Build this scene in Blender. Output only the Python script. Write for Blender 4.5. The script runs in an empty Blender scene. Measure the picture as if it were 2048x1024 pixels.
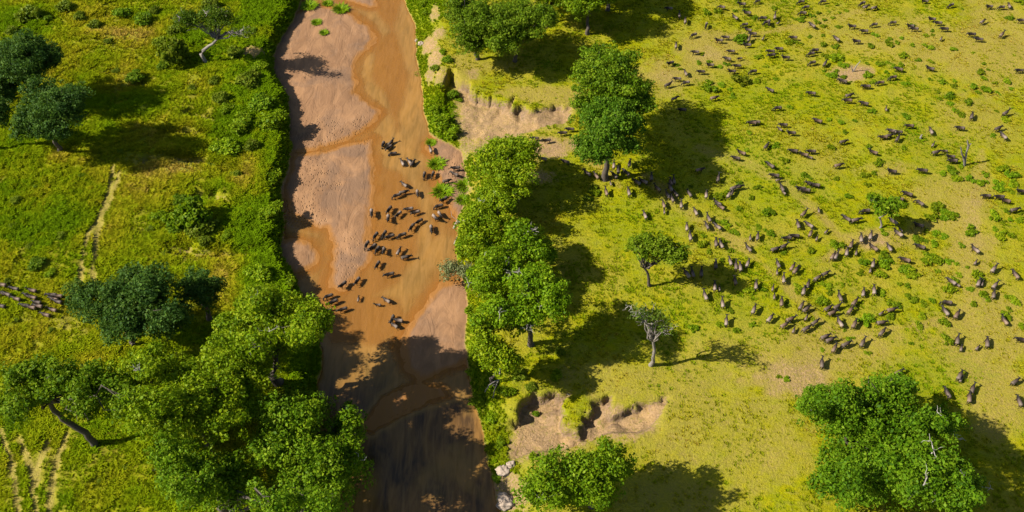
import bpy, math, random
import numpy as np
from mathutils import Vector
random.seed(7); RNG = np.random.default_rng(7)
S = bpy.context.scene; COL = S.collection
R = math.radians

# ------------------------------------------------------------------ camera, sky, sun, exposure
CAM_H, PITCH, FPX = 120.0, R(51), 1600.0
cam_d = bpy.data.cameras.new('camera'); cam = bpy.data.objects.new('camera', cam_d); COL.objects.link(cam)
cam.location = (0, 0, CAM_H); cam.rotation_euler = (R(90)-PITCH, 0, 0)
cam_d.sensor_width = 36; cam_d.lens = 36*FPX/2048; cam_d.clip_end = 6000; cam_d.clip_start = 1
S.camera = cam
SUN_EL, SUN_AZ = R(40), R(8)          # light travels to +x and a little away (+y)
w = bpy.data.worlds.new('World'); S.world = w; w.use_nodes = True
wn = w.node_tree; sky = wn.nodes.new('ShaderNodeTexSky'); sky.sky_type = 'NISHITA'; sky.sun_disc = False
sky.sun_elevation = SUN_EL; sky.sun_rotation = math.atan2(-math.cos(SUN_AZ), -math.sin(SUN_AZ))
bg = wn.nodes['Background']; bg.inputs[1].default_value = 0.06; wn.links.new(sky.outputs[0], bg.inputs[0])
sl = bpy.data.lights.new('sun', 'SUN'); sl.energy = 5.0; sl.angle = R(0.5); sl.color = (1, .93, .80)
sun = bpy.data.objects.new('sun', sl); COL.objects.link(sun)
ldir = Vector((math.cos(SUN_AZ)*math.cos(SUN_EL), math.sin(SUN_AZ)*math.cos(SUN_EL), -math.sin(SUN_EL)))
sun.rotation_euler = ldir.to_track_quat('-Z', 'Y').to_euler(); sun.location = (-100, 0, 150)
vs = S.view_settings; vs.view_transform = 'Standard'; vs.look = 'None'; vs.exposure = 1.08; vs.gamma = 1.0

# ------------------------------------------------------------------ where a point of the place lies
CP, SP = math.cos(PITCH), math.sin(PITCH)
def ray(px, py):
    a = np.asarray(px, float)-1024; b = np.asarray(py, float)-512
    return a, FPX*CP - b*SP, -FPX*SP - b*CP
def G(px, py, z=0.0):
    dx, dy, dz = ray(px, py); s = (z-CAM_H)/dz
    return dx*s, dy*s
def P(x, y, z):
    zz = z-CAM_H; dep = y*CP - zz*SP; up = y*SP + zz*CP
    return 1024+FPX*x/dep, 512-FPX*up/dep
def ppm(x, y, z): return FPX/(y*CP-(z-CAM_H)*SP)

# ------------------------------------------------------------------ numeric helpers
_T = RNG.random((257, 257)); _T[256] = _T[0]; _T[:, 256] = _T[:, 0]
def vn(x, y):
    x = np.asarray(x, float); y = np.asarray(y, float)
    xi = np.floor(x).astype(int); yi = np.floor(y).astype(int); u = x-xi; v = y-yi
    u = u*u*(3-2*u); v = v*v*(3-2*v); xi &= 255; yi &= 255
    return (_T[xi, yi]*(1-u)+_T[xi+1, yi]*u)*(1-v)+(_T[xi, yi+1]*(1-u)+_T[xi+1, yi+1]*u)*v
def fbm(x, y, sc, oct=4, off=0.0):
    t = 0; a = .5; s = 0
    for k in range(oct):
        t = t+a*vn(np.asarray(x)/sc+off+17.3*k, np.asarray(y)/sc+off*1.7+9.1*k); s += a; a *= .5; sc *= .5
    return t/s
def sm(a, b, x):
    t = np.clip((x-a)/(b-a), 0, 1); return t*t*(3-2*t)
def sdist(x, y, poly):
    """signed distance to a polygon, positive inside"""
    x = np.asarray(x, float); y = np.asarray(y, float)
    d = np.full(x.shape, 1e9); ins = np.zeros(x.shape, bool)
    n = len(poly)
    for i in range(n):
        ax, ay = poly[i]; bx, by = poly[(i+1) % n]
        ex, ey = bx-ax, by-ay; L = ex*ex+ey*ey+1e-9
        t = np.clip(((x-ax)*ex+(y-ay)*ey)/L, 0, 1)
        d = np.minimum(d, (x-ax-t*ex)**2+(y-ay-t*ey)**2)
        if ey != 0:
            c = ((ay > y) != (by > y)) & (x < ex*(y-ay)/ey+ax); ins ^= c
    return np.where(ins, 1, -1)*np.sqrt(d)
def ldist(x, y, line):
    d = np.full(np.shape(x), 1e9)
    for (ax, ay), (bx, by) in zip(line[:-1], line[1:]):
        ex, ey = bx-ax, by-ay; t = np.clip(((x-ax)*ex+(y-ay)*ey)/(ex*ex+ey*ey+1e-9), 0, 1)
        d = np.minimum(d, (x-ax-t*ex)**2+(y-ay-t*ey)**2)
    return np.sqrt(d)
def W(pts, z): return [tuple(float(c) for c in G(px, py, z)) for px, py in pts]

# ------------------------------------------------------------------ the river, its bars and gullies
ZW = -3.6
LB = [(625, -60), (612, -20), (600, 10), (585, 45), (560, 80), (545, 115), (550, 150), (572, 200), (579, 260), (584, 300), (576, 350), (562, 400), (566, 450), (562, 500), (577, 545),
      (602, 590), (622, 640), (640, 700), (640, 760), (636, 850), (630, 950), (625, 1060), (620, 1200)]
RB = [(790, -60), (803, -20), (818, 20), (830, 60), (836, 110), (840, 150), (845, 190), (849, 230), (858, 268), (880, 280), (922, 306), (933, 350), (932, 400), (916, 440), (910, 490), (914, 530),
      (930, 570), (935, 620), (930, 680), (938, 740), (950, 800), (965, 860), (975, 920), (990, 970), (1000, 1040), (1010, 1200)]
CH = W(LB+RB[::-1], ZW)
BARS = [
 ('upper', [(618, 6), (650, 14), (700, 24), (738, 55), (747, 78), (722, 110), (708, 150), (712, 185), (745, 208), (757, 226), (738, 252), (703, 278), (640, 298), (560, 311), (540, 200), (530, 115), (560, 50)]),
 ('head', [(690, -40), (735, -40), (748, 0), (752, 14), (735, 14), (700, 4), (676, -8)]),
 ('middle', [(592, 311), (640, 303), (700, 289), (745, 278), (748, 300), (748, 340), (754, 380), (750, 420), (745, 470), (735, 520), (712, 560), (680, 585), (655, 575), (668, 520), (661, 485), (648, 458), (610, 448), (580, 432), (570, 395), (576, 350)]),
 ('spit', [(545, 482), (590, 476), (620, 486), (640, 505), (637, 524), (612, 540), (590, 548), (560, 530)]),
 ('lower', [(885, 572), (950, 555), (955, 620), (950, 680), (955, 722), (905, 735), (862, 755), (836, 762), (815, 732), (802, 690), (816, 660), (840, 620), (862, 590)]),
 ('beach', [(860, 290), (878, 270), (950, 300), (960, 350), (955, 400), (930, 450), (912, 442), (903, 428), (890, 402), (880, 376), (868, 347), (880, 326), (868, 306)]),
 ('shade', [(715, 850), (770, 796), (830, 766), (885, 772), (900, 795), (850, 808), (800, 830), (745, 865)]),
]
SHOALS = [[(752, 20), (778, 62), (748, 100), (744, 150), (768, 190), (795, 262), (806, 200), (818, 150), (803, 100), (792, 60), (806, 0), (800, -40), (760, -40)], [(745, 330), (800, 340), (838, 392), (852, 430), (836, 500), (800, 560), (740, 600), (690, 625), (620, 635), (600, 590), (690, 560), (735, 480)],
          [(650, 8), (700, 20), (745, 62), (742, 74), (690, 40)], [(860, 400), (885, 420), (880, 470), (862, 480)], [(620, 590), (700, 580), (800, 600), (820, 640), (760, 690), (660, 690)]]
SHOW = [W(p, ZW) for p in SHOALS]
BARW = [(n, W(p, ZW)) for n, p in BARS]
GUL1 = W([(900, 140), (930, 165), (960, 184), (985, 199), (1012, 204), (1028, 194), (1024, 214), (1052, 213), (1066, 222), (1090, 212), (1112, 206), (1140, 212), (1160, 226), (1150, 264), (1100, 266), (1060, 285), (1000, 310), (950, 318), (900, 325), (852, 290), (848, 240), (846, 200), (872, 165)], -.5)
GUL2 = W([(1015, 835), (1050, 812), (1068, 786), (1100, 780), (1145, 790), (1126, 812), (1128, 845), (1150, 858), (1168, 830), (1178, 800), (1222, 794), (1228, 822), (1245, 822), (1262, 812), (1285, 804), (1335, 800), (1328, 872), (1300, 892), (1250, 888), (1150, 905), (1090, 935), (1040, 955), (990, 975), (968, 920), (962, 870), (985, 840)], -.7)
HEAD1 = W([(900, 140), (930, 165), (960, 184), (985, 199), (1012, 204), (1028, 194), (1024, 214), (1052, 213), (1066, 222), (1090, 212), (1112, 206), (1140, 212)], -.5)
HEAD2 = W([(1025, 832), (1050, 812), (1068, 786), (1100, 780), (1145, 790), (1126, 812), (1128, 845), (1150, 858), (1168, 830), (1178, 800), (1222, 794), (1228, 822), (1245, 822), (1262, 812), (1285, 804), (1310, 802)], -.7)
SCARPS = [[(330, 262), (390, 262), (455, 275)], [(290, 318), (360, 312), (420, 322), (485, 345)], [(375, 226), (430, 234)], [(400, 385), (450, 395), (470, 410)], [(330, 492), (430, 505), (520, 500)]]
SCW = [W(s, 0) for s in SCARPS]
RUTS = [[(228, 335), (205, 420), (180, 470), (160, 560)], [(240, 345), (222, 400), (195, 470), (185, 560)],
        [(0, 860), (25, 940), (38, 1040)], [(40, 875), (60, 940), (70, 1040)], [(130, 870), (105, 940), (92, 1040)], [(95, 880), (75, 930), (66, 980)]]
RUTW = [W(s, 0) for s in RUTS]

def terrain(x, y):
    """height, plus the masks that the ground carries"""
    x = np.asarray(x, float); y = np.asarray(y, float)
    px, py = P(x, y, 0*x)
    n1 = fbm(x, y, 6, 4, 3.1); n2 = fbm(x, y, 1.6, 3, 8.7); n3 = fbm(x, y, 26, 3, 1.2)
    sd = sdist(x, y, CH) + (n1-.5)*1.6
    out = np.maximum(-sd, 0)
    cx = np.interp(y, [c[1] for c in sorted(W([((a[0]+b[0])/2, (a[1]+b[1])/2) for a, b in zip(LB, RB)], ZW), key=lambda c: c[1])],
                   [c[0] for c in sorted(W([((a[0]+b[0])/2, (a[1]+b[1])/2) for a, b in zip(LB, RB)], ZW), key=lambda c: c[1])])
    left = x < cx
    wl = 1.6+1.4*n1; wr = 5.5+5*n3+2*(n1-.5)
    t = np.clip(out/np.where(left, wl, wr), 0, 1)
    bank = np.where(left, t**.8, 1-(1-t)**1.7)
    flat = (n3-.5)*1.6*sm(3, 25, out) + (n1-.5)*np.where(left, 1.3, .35) + (n2-.5)*np.where(left, .85, .14)
    z = ZW+.15+(0-ZW-.15)*bank + flat*bank
    # bed and bars
    bar = np.full(x.shape, -9.0)
    bid = np.full(x.shape, -1)
    for i, (n, p) in enumerate(BARW):
        d = sdist(x, y, p)+(n1-.5)*1.5+(n2-.5)*.7
        if n == 'shade': d = np.minimum(d, .8)-.6
        bid = np.where(d > bar, i, bid); bar = np.maximum(bar, d)
    bed = ZW + np.clip(np.where(bar > 0, bar*.10, bar*.075), -.42, .34) + np.where(bar > 0, (n1-.5)*.22*sm(0, 3, bar), (n1-.5)*.22) + (n2-.5)*.05
    bed = np.where(bar < -2, bed-.12-(n3-.45)*.35, bed)
    for p in SHOW:
        d = sdist(x, y, p)+(n1-.5)*2.2; bed = np.maximum(bed, np.where(bar < 0, ZW-.42+.30*sm(-1.2, 1.0, d), -99))
    bed = bed-1.5*sm(.38, .62, n3*.5+n1*.5)*sm(720, 820, py)*sm(-.5, -2.5, bar)-.25*sm(660, 720, py)*sm(-.5, -2.5, bar)  # lower reach sunk further so the depth colour paints tree shade there
    inch = sm(-.1, .5, sd)
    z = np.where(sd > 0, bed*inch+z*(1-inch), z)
    # gullies
    soil = np.zeros(x.shape)
    for poly, head, dmax, dmin, xa, xb in ((GUL1, HEAD1, 3.0, 1.2, 920, 1150), (GUL2, HEAD2, 2.6, 1.0, 1030, 1320)):
        s0 = sdist(x, y, poly); hd = sm(.8, 3.5, ldist(x, y, head)-np.abs(s0)); s = s0+(fbm(x, y, 3.2, 4, 5.5)-.5)*3.0+(n2-.5)*2.2
        dep = dmax+(dmin-dmax)*sm(xa, xb, px)
        rough = (np.abs(fbm(x, y, 4.5, 4, 2.2)-.5)*2-.3)*(1.5*sm(4, 1, s)+.8)+(n2-.5)*.45
        tgt = -dep+rough
        k = np.clip(s/(.7+5.5*hd), 0, 1); k = k*k*(3-2*k)
        z = np.where((s > 0) & (sd < 0), np.minimum(z, z*(1-k)+np.maximum(tgt, ZW+.3)*k), z)
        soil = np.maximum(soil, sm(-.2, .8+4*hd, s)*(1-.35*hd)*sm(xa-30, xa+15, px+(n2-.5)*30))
    for ln in SCW:
        d = ldist(x, y, ln)+(n2-.5)*1.5
        below = sm(2.2, .2, d)
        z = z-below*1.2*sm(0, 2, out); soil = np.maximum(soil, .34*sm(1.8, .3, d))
    rut = np.zeros(x.shape)
    for ln in RUTW:
        d = ldist(x, y, ln)+(n2-.5)*.3
        rut = np.maximum(rut, sm(.85, .30, d))
    z = z-rut*.12
    return dict(z=z, px=px, py=py, sd=sd, out=out, left=left, bar=bar, bid=bid, soil=soil, rut=rut, n1=n1, n2=n2, n3=n3, t=t)

def ell(m, cx, cy, rx, ry, soft=.5, amp=.9):
    d = np.sqrt(((m['px']-cx)/rx)**2+((m['py']-cy)/ry)**2)+(m['n1']-.5)*amp+(m['n2']-.5)*amp*.8
    return sm(1+soft*.5, 1-soft, d)
DRY = [(1420, 100, 90, 38, .9), (1345, 150, 80, 45, .9), (1080, 185, 100, 18, .9), (1150, 200, 60, 25, .9), (1708, 145, 48, 18, 1), (1578, 755, 110, 65, 1), (1740, 480, 90, 22, .9), (1940, 470, 60, 90, .8), (1990, 100, 130, 110, .7),
       (1960, 690, 110, 110, .7), (1690, 690, 170, 60, .75), (1482, 487, 50, 12, .9), (1880, 90, 170, 60, .65), (2000, 800, 70, 90, .8), (1420, 830, 230, 120, .48), (1230, 760, 140, 40, .5), (1530, 900, 120, 90, .55), (1340, 1000, 160, 50, .45), (1700, 60, 140, 50, .45), (1900, 380, 90, 30, .6),
       (1640, 330, 60, 30, .3), (1100, 900, 90, 60, .5), (1780, 340, 60, 18, .7), (150, 640, 140, 60, .55), (250, 60, 90, 30, .5), (300, 160, 130, 40, .45), (60, 940, 90, 90, .2), (330, 330, 120, 25, .7),
       (1080, 290, 90, 18, 1), (1480, 700, 140, 40, .4), (1450, 80, 60, 20, .8), (1940, 250, 90, 60, .5), (930, 130, 30, 60, .6), (1000, 130, 60, 14, .4), (260, 480, 120, 30, .5), (400, 510, 130, 12, .7)]
LUSH = [(530, 40, 70, 70, 1), (510, 430, 90, 70, 1), (100, 420, 130, 100, .7), (540, 550, 70, 50, .9), (880, 230, 45, 60, .8), (500, 230, 80, 110, .7), (40, 320, 60, 60, .6), (850, 20, 40, 40, .8), (960, 720, 40, 120, .8),
        (1500, 350, 160, 90, .35), (1450, 200, 180, 70, .22), (1850, 760, 120, 60, .4), (1850, 300, 200, 60, .22), (1450, 620, 120, 60, .3), (1000, 880, 40, 40, .5), (1270, 440, 160, 70, .28), (370, 110, 120, 50, .5), (60, 40, 90, 40, .5)]
BARE = [(1708, 148, 42, 14, .8), (1578, 757, 80, 45, .6), (1085, 300, 60, 22, .9), (1745, 482, 50, 14, .6), (1240, 850, 80, 35, .9), (868, 25, 12, 18, .6), (874, 62, 16, 18, .7), (860, 80, 14, 22, .8), (868, 112, 14, 26, .8), (858, 140, 12, 16, .7), (880, 150, 14, 18, .6), (505, 105, 28, 14, .7), (945, 150, 20, 14, .6), (1330, 150, 40, 18, .35),
        (1420, 105, 40, 16, .35), (1030, 985, 45, 40, .8), (1005, 960, 30, 30, .7), (1100, 880, 70, 30, .7), (1950, 440, 25, 70, .35), (405, 235, 25, 8, .6), (1080, 350, 40, 14, .6), (900, 360, 40, 60, .8)]

TRAILS = [W(t, 0) for t in ([(1290, 352), (1340, 395), (1400, 440), (1480, 490), (1560, 560), (1640, 640), (1700, 690)], [(1640, 520), (1720, 478), (1800, 468), (1900, 440), (1955, 400), (1965, 300)], [(1960, 400), (1945, 470), (1950, 560), (1930, 680), (1975, 760), (2010, 860)], [(1340, 165), (1420, 102), (1500, 70), (1600, 50), (1720, 20)], [(1400, 300), (1500, 330), (1600, 390), (1680, 470)], [(1560, 760), (1640, 700), (1760, 660), (1900, 640)], [(1150, 300), (1200, 330), (1240, 375)])]
def dry_of(m, x, y):
    d = np.zeros(len(x))
    for c in DRY: d = np.maximum(d, c[4]*ell(m, *c[:4]))
    for t in TRAILS: d = np.maximum(d, .8*sm(2.0, .4, ldist(x, y, t)+(m['n1']-.5)*3+(m['n2']-.5)*1.2))
    return d
def axis(segs):
    a = []
    for x0, x1, st in segs:
        n = max(1, int(round((x1-x0)/st))); a += list(x0+(x1-x0)*np.arange(n)/n)
    a.append(segs[-1][1]); return np.array(a)
gx = axis([(-3000, -400, 650), (-400, -170, 46), (-170, -100, .66), (-100, -62, .42), (-62, -5, .27), (-5, 40, .42), (40, 155, .55), (155, 400, 49), (400, 3000, 650)])
gy = axis([(-2500, -200, 575), (-200, 30, 46), (30, 45, 1.0), (45, 90, .30), (90, 130, .38), (130, 196, .55), (196, 500, 30), (500, 4500, 800)])
NX, NY = len(gx), len(gy)
XX, YY = np.meshgrid(gx, gy, indexing='xy')
M = terrain(XX.ravel(), YY.ravel())
far = (np.abs(XX.ravel()) > 165) | (YY.ravel() < 32) | (YY.ravel() > 200)
rv = (M['sd'] > -14) & (far)
M['z'] = np.where(far & ~rv, np.clip(M['z'], -1, 1.5), M['z'])
ZG = M['z'].reshape(NY, NX)
def hz(x, y):
    x = np.atleast_1d(np.asarray(x, float)); y = np.atleast_1d(np.asarray(y, float))
    i = np.clip(np.searchsorted(gx, x)-1, 0, NX-2); j = np.clip(np.searchsorted(gy, y)-1, 0, NY-2)
    u = np.clip((x-gx[i])/(gx[i+1]-gx[i]), 0, 1); v = np.clip((y-gy[j])/(gy[j+1]-gy[j]), 0, 1)
    return (ZG[j, i]*(1-u)+ZG[j, i+1]*u)*(1-v)+(ZG[j+1, i]*(1-u)+ZG[j+1, i+1]*u)*v
def place(px, py, up=0.0):
    """the point on the ground whose point `up` metres higher is seen at this pixel"""
    z = 0.0
    for _ in range(12):
        x, y = G(px, py, z+up); z = .5*z+.5*float(hz(x, y)[0])
    return float(x), float(y), float(hz(x, y)[0])

# ------------------------------------------------------------------ materials
class N:
    def __init__(s, name):
        s.m = bpy.data.materials.new(name); s.m.use_nodes = True; s.t = s.m.node_tree; s.t.nodes.clear()
        s.out = s.t.nodes.new('ShaderNodeOutputMaterial')
    def n(s, typ, **kw):
        o = s.t.nodes.new('ShaderNode'+typ)
        for k, v in kw.items():
            if k.startswith('_'): setattr(o, k[1:], v)
            else: s.put(o.inputs[int(k[1:]) if k[0] == 'i' and k[1:].isdigit() else k.replace('__', ' ')], v)
        return o
    def put(s, sock, v):
        if hasattr(v, 'outputs'): v = v.outputs[0]
        if hasattr(v, 'is_linked'): s.t.links.new(v, sock)
        else:
            if isinstance(v, tuple) and len(v) == 3 and sock.type == 'RGBA': v = (*v, 1)
            sock.default_value = v
    def attr(s, name, typ='GEOMETRY'): return s.n('Attribute', _attribute_name=name, _attribute_type=typ).outputs['Fac']
    def math(s, op, a, b=0.0, clamp=False): return s.n('Math', _operation=op, _use_clamp=clamp, i0=a, i1=b).outputs[0]
    def mix(s, f, a, b, bt='MIX'):
        o = s.t.nodes.new('ShaderNodeMix'); o.data_type = 'RGBA'; o.blend_type = bt
        s.put(o.inputs[0], f); s.put(o.inputs[6], a); s.put(o.inputs[7], b); return o.outputs[2]
    def noise(s, sc, det=4, rough=.55, vec=None, dist=0.0):
        o = s.n('TexNoise', Scale=sc, Detail=det, Roughness=rough, Distortion=dist)
        if vec is not None: s.put(o.inputs['Vector'], vec)
        return o.outputs[0]
    def rng(s, v, a, b, c=0.0, d=1.0): return s.n('MapRange', i0=v, i1=a, i2=b, i3=c, i4=d).outputs[0]
    def pos(s): return s.n('NewGeometry').outputs['Position']
    def scale(s, v, sc, rot=(0, 0, 0)):
        o = s.n('Mapping'); s.put(o.inputs[0], v); o.inputs['Scale'].default_value = sc; o.inputs['Rotation'].default_value = rot; return o.outputs[0]

def m_ground():
    m = N('ground'); p = m.pos()
    big = m.noise(.06, 4, .6, p); mid = m.noise(.35, 4, .6, p); fine = m.noise(2.6, 4, .65, p); tiny = m.noise(9, 3, .6, p)
    st = m.noise(1.5, 4, .6, m.scale(p, (.5, 1.6, 1), (0, 0, .5)), .8)
    green, dry, soil, sand, wet, rut, trk = [m.attr(a) for a in ('green', 'dry', 'soil', 'sand', 'wet', 'rut', 'track')]
    yel = m.mix(m.rng(mid, .38, .62), (.238, .222, .004), (.165, .198, .002))
    yel = m.mix(m.rng(big, .44, .64, 0, .6), yel, (.285, .225, .035))
    tan = m.mix(m.rng(fine, .35, .65), (.275, .205, .055), (.235, .200, .022))
    lush = m.mix(m.rng(mid, .35, .65), (.095, .155, .004), (.155, .195, .004))
    g = m.mix(m.math('MULTIPLY_ADD', dry, 1.0, 0), yel, tan)
    dn = m.node = m.math('ADD', m.math('MULTIPLY', dry, 1.25), m.rng(mid, .3, .7, -.38, .38))
    g = m.mix(m.math('MULTIPLY', dn, 1.0, True), yel, tan)
    gn = m.math('ADD', green, m.rng(st, .3, .7, -.35, .35))
    g = m.mix(m.math('MULTIPLY', gn, 1.0, True), g, lush)
    g = m.mix(m.rng(st, .52, .70, 0, .45), g, (.30, .235, .045))
    g = m.mix(m.rng(fine, .34, .58, .32, 0), g, m.mix(.5, g, (.035, .055, .005)))
    so = m.mix(m.rng(mid, .40, .60), (.315, .200, .092), (.225, .145, .078)); so = m.mix(m.rng(fine, .42, .66, 0, .6), so, (.39, .265, .14))
    so = m.mix(m.rng(tiny, .38, .5, .45, 0), so, (.12, .08, .05)); so = m.mix(m.rng(m.noise(.9, 5, .7, p, 1.0), .56, .66, 0, .7), so, (.17, .15, .035))
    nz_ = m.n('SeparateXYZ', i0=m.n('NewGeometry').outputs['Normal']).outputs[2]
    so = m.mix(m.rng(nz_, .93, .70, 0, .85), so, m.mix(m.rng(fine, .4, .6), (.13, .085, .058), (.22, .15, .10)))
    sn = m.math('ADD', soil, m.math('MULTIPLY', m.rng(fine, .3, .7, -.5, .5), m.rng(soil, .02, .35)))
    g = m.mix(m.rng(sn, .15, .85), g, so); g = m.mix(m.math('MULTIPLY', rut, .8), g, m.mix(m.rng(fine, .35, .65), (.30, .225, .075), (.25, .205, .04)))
    warp = m.n('VectorMath', _operation='MULTIPLY_ADD'); m.put(warp.inputs[0], m.n('TexNoise', Scale=.09, Detail=3).outputs['Color']); warp.inputs[1].default_value = (9, 9, 0); m.put(warp.inputs[2], p)
    wp = warp.outputs[0]
    fl = m.noise(.22, 4, .55, m.scale(wp, (1.6, .6, 1), (0, 0, -.3)), .9); fl2 = m.noise(.9, 4, .6, m.scale(wp, (1.5, .45, 1), (0, 0, -.3)), .5)
    ln = m.math('ABSOLUTE', m.math('SUBTRACT', fl, .5)); rdg = m.rng(ln, 0, .035, 1, 0)
    pat = m.noise(.11, 4, .6, wp, .5)
    sa = m.mix(m.rng(fl, .36, .64), (.262, .143, .070), (.180, .096, .048)); sa = m.mix(m.rng(pat, .50, .62, 0, .7), sa, (.145, .088, .055))
    sa = m.mix(m.rng(fl2, .55, .75, 0, .5), sa, (.29, .172, .098)); sa = m.mix(m.math('MULTIPLY', rdg, .2), sa, (.115, .062, .034))
    sa = m.mix(m.rng(tiny, .45, .7, 0, .15), sa, (.30, .19, .12))
    sa = m.mix(m.math('MULTIPLY', trk, m.rng(m.n('TexVoronoi', Scale=1.6).outputs[0], .16, .32, .7, 0)), sa, (.11, .062, .034))
    sa = m.mix(m.rng(m.math('ADD', wet, m.rng(fl, .3, .7, -.3, .3)), .25, .9, 0, 1), sa, (.235, .105, .026))
    col = m.mix(sand, g, sa)
    # relief
    vor = m.n('TexVoronoi', Scale=1.9); m.put(vor.inputs['Vector'], m.scale(p, (1, .8, 1)))
    dent = m.math('MULTIPLY', m.rng(vor.outputs[0], .12, .34, -1, 0), trk)
    hs = m.math('ADD', m.math('ADD', m.math('MULTIPLY', fl2, .03), m.math('MULTIPLY', fl, .30)), m.math('ADD', m.math('MULTIPLY', dent, .26), m.math('MULTIPLY', rdg, -.02)))
    hs = m.math('ADD', hs, m.math('MULTIPLY', tiny, .04))
    hg = m.math('ADD', m.math('MULTIPLY', fine, .24), m.math('ADD', m.math('MULTIPLY', st, .26), m.math('MULTIPLY', tiny, .055)))
    h = m.n('Mix', Factor=sand); h.data_type = 'FLOAT'; m.put(h.inputs[0], sand); m.put(h.inputs[2], hg); m.put(h.inputs[3], hs)
    b = m.n('Bump', Strength=1.0, Distance=1.0); m.put(b.inputs['Height'], h.outputs[0])
    bs = m.n('BsdfPrincipled', Roughness=.92); m.put(bs.inputs['Base Color'], col); m.put(bs.inputs['Normal'], b); m.put(bs.inputs['Specular IOR Level'], m.math('MULTIPLY', sand, .15))
    m.put(bs.inputs['Roughness'], m.rng(m.math('MULTIPLY', wet, sand), 0, 1, .92, .5))
    m.put(m.out.inputs[0], bs); return m.m
def m_water():
    m = N('river water'); p = m.pos(); dep = m.attr('depth')
    flow = m.noise(.22, 4, .55, m.scale(p, (1.2, .35, 1), (0, 0, -.2)), 1.2)
    col = m.mix(m.rng(dep, .05, .75), (.300, .148, .036), (.150, .088, .022)); col = m.mix(m.rng(dep, .65, 1.4), col, (.042, .022, .013))  # last mix darkens deep water, painting tree shade into the lower reach
    col = m.mix(m.rng(flow, .38, .62), m.mix(.5, col, (.30, .15, .034)), m.mix(.22, col, (.09, .06, .02)))
    stk = m.noise(.8, 4, .6, m.scale(p, (1.6, .22, 1), (0, 0, -.2)), .8); col = m.mix(m.rng(stk, .42, .68, 0, .35), col, (.34, .185, .06)); col = m.mix(m.rng(stk, .46, .34, 0, .25), col, (.12, .068, .016))
    rip = m.noise(2.2, 3, .6, m.scale(p, (1, .5, 1)), .4)
    b = m.n('Bump', Strength=.3, Distance=.12); m.put(b.inputs['Height'], rip)
    bs = m.n('BsdfPrincipled', Roughness=.14, IOR=1.33); m.put(bs.inputs['Base Color'], col); m.put(bs.inputs['Normal'], b); bs.inputs['Specular IOR Level'].default_value = .5
    tr = m.n('BsdfTransparent'); tr.inputs[0].default_value = (.95, .80, .55, 1)
    mx = m.n('MixShader'); m.put(mx.inputs[0], m.rng(dep, .0, .42, .30, .93)); m.put(mx.inputs[1], tr); m.put(mx.inputs[2], bs)
    m.put(m.out.inputs[0], mx); return m.m
def m_leaf(name, cols, inst=False, trans=.35):
    m = N(name); r = m.attr('rnd'); p = m.pos()
    cr = m.n('ValToRGB'); e = cr.color_ramp.elements; m.put(cr.inputs[0], r)
    e[0].color = (*cols[0], 1); e[1].color = (*cols[-1], 1)
    for i, c in enumerate(cols[1:-1]): q = e.new((i+1)/(len(cols)-1)); q.color = (*c, 1)
    col = cr.outputs[0]
    if inst:
        tn = m.attr('tint', 'INSTANCER')
        c2 = m.n('ValToRGB'); f = c2.color_ramp.elements; m.put(c2.inputs[0], tn)
        f[0].color = (.38, .275, .05, 1); f[1].color = (.125, .215, .004, 1)
        for pp, cc in ((.3, (.315, .29, .011)), (.55, (.23, .265, .006)), (.8, (.175, .25, .004))): q = f.new(pp); q.color = (*cc, 1)
        col = m.mix(1.0, c2.outputs[0], col, 'MULTIPLY')
    else:
        col = m.mix(1.0, col, m.n('ObjectInfo').outputs['Color'], 'MULTIPLY')
    d = m.n('BsdfPrincipled', Roughness=.55); m.put(d.inputs['Base Color'], col); d.inputs['Specular IOR Level'].default_value = .0 if inst else .08
    t = m.n('BsdfTranslucent'); m.put(t.inputs[0], m.mix(.5, col, m.mix(1.0, col, (1.3, 1.2, .5), 'MULTIPLY')))
    mx = m.n('MixShader'); mx.inputs[0].default_value = trans; m.put(mx.inputs[1], d); m.put(mx.inputs[2], t); m.put(m.out.inputs[0], mx); return m.m
def m_plain(name, a, b, sc=3, rough=.85, bump=.3, stretch=(1, 1, 1)):
    m = N(name); tc = m.n('TexCoord').outputs['Object']; nz = m.noise(sc, 5, .65, m.scale(tc, stretch))
    col = m.mix(m.rng(nz, .35, .65), a, b); bp = m.n('Bump', Strength=bump, Distance=.1); m.put(bp.inputs['Height'], nz)
    bs = m.n('BsdfPrincipled', Roughness=rough); m.put(bs.inputs['Base Color'], col); m.put(bs.inputs['Normal'], bp); bs.inputs['Specular IOR Level'].default_value = .2
    m.put(m.out.inputs[0], bs); return m.m
def m_coat():
    m = N('wildebeest coat'); c = m.attr('coat'); tc = m.n('TexCoord').outputs['Object']
    nz = m.noise(9, 3, .6, m.scale(tc, (2.2, 1, .4)))
    cr = m.n('ValToRGB'); e = cr.color_ramp.elements; m.put(cr.inputs[0], m.math('ADD', c, m.rng(nz, .3, .7, -.08, .08)))
    e[0].color = (.010, .008, .007, 1); e[1].color = (.20, .158, .128, 1)
    for pp, cc in ((.35, (.026, .019, .016)), (.68, (.105, .072, .056))): q = e.new(pp); q.color = (*cc, 1)
    col = m.mix(1.0, cr.outputs[0], m.n('ObjectInfo').outputs['Color'], 'MULTIPLY')
    bs = m.n('BsdfPrincipled', Roughness=.6); m.put(bs.inputs['Base Color'], col); bs.inputs['Specular IOR Level'].default_value = .3
    m.put(m.out.inputs[0], bs); return m.m
MG, MW, MC = m_ground(), m_water(), m_coat()
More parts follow.
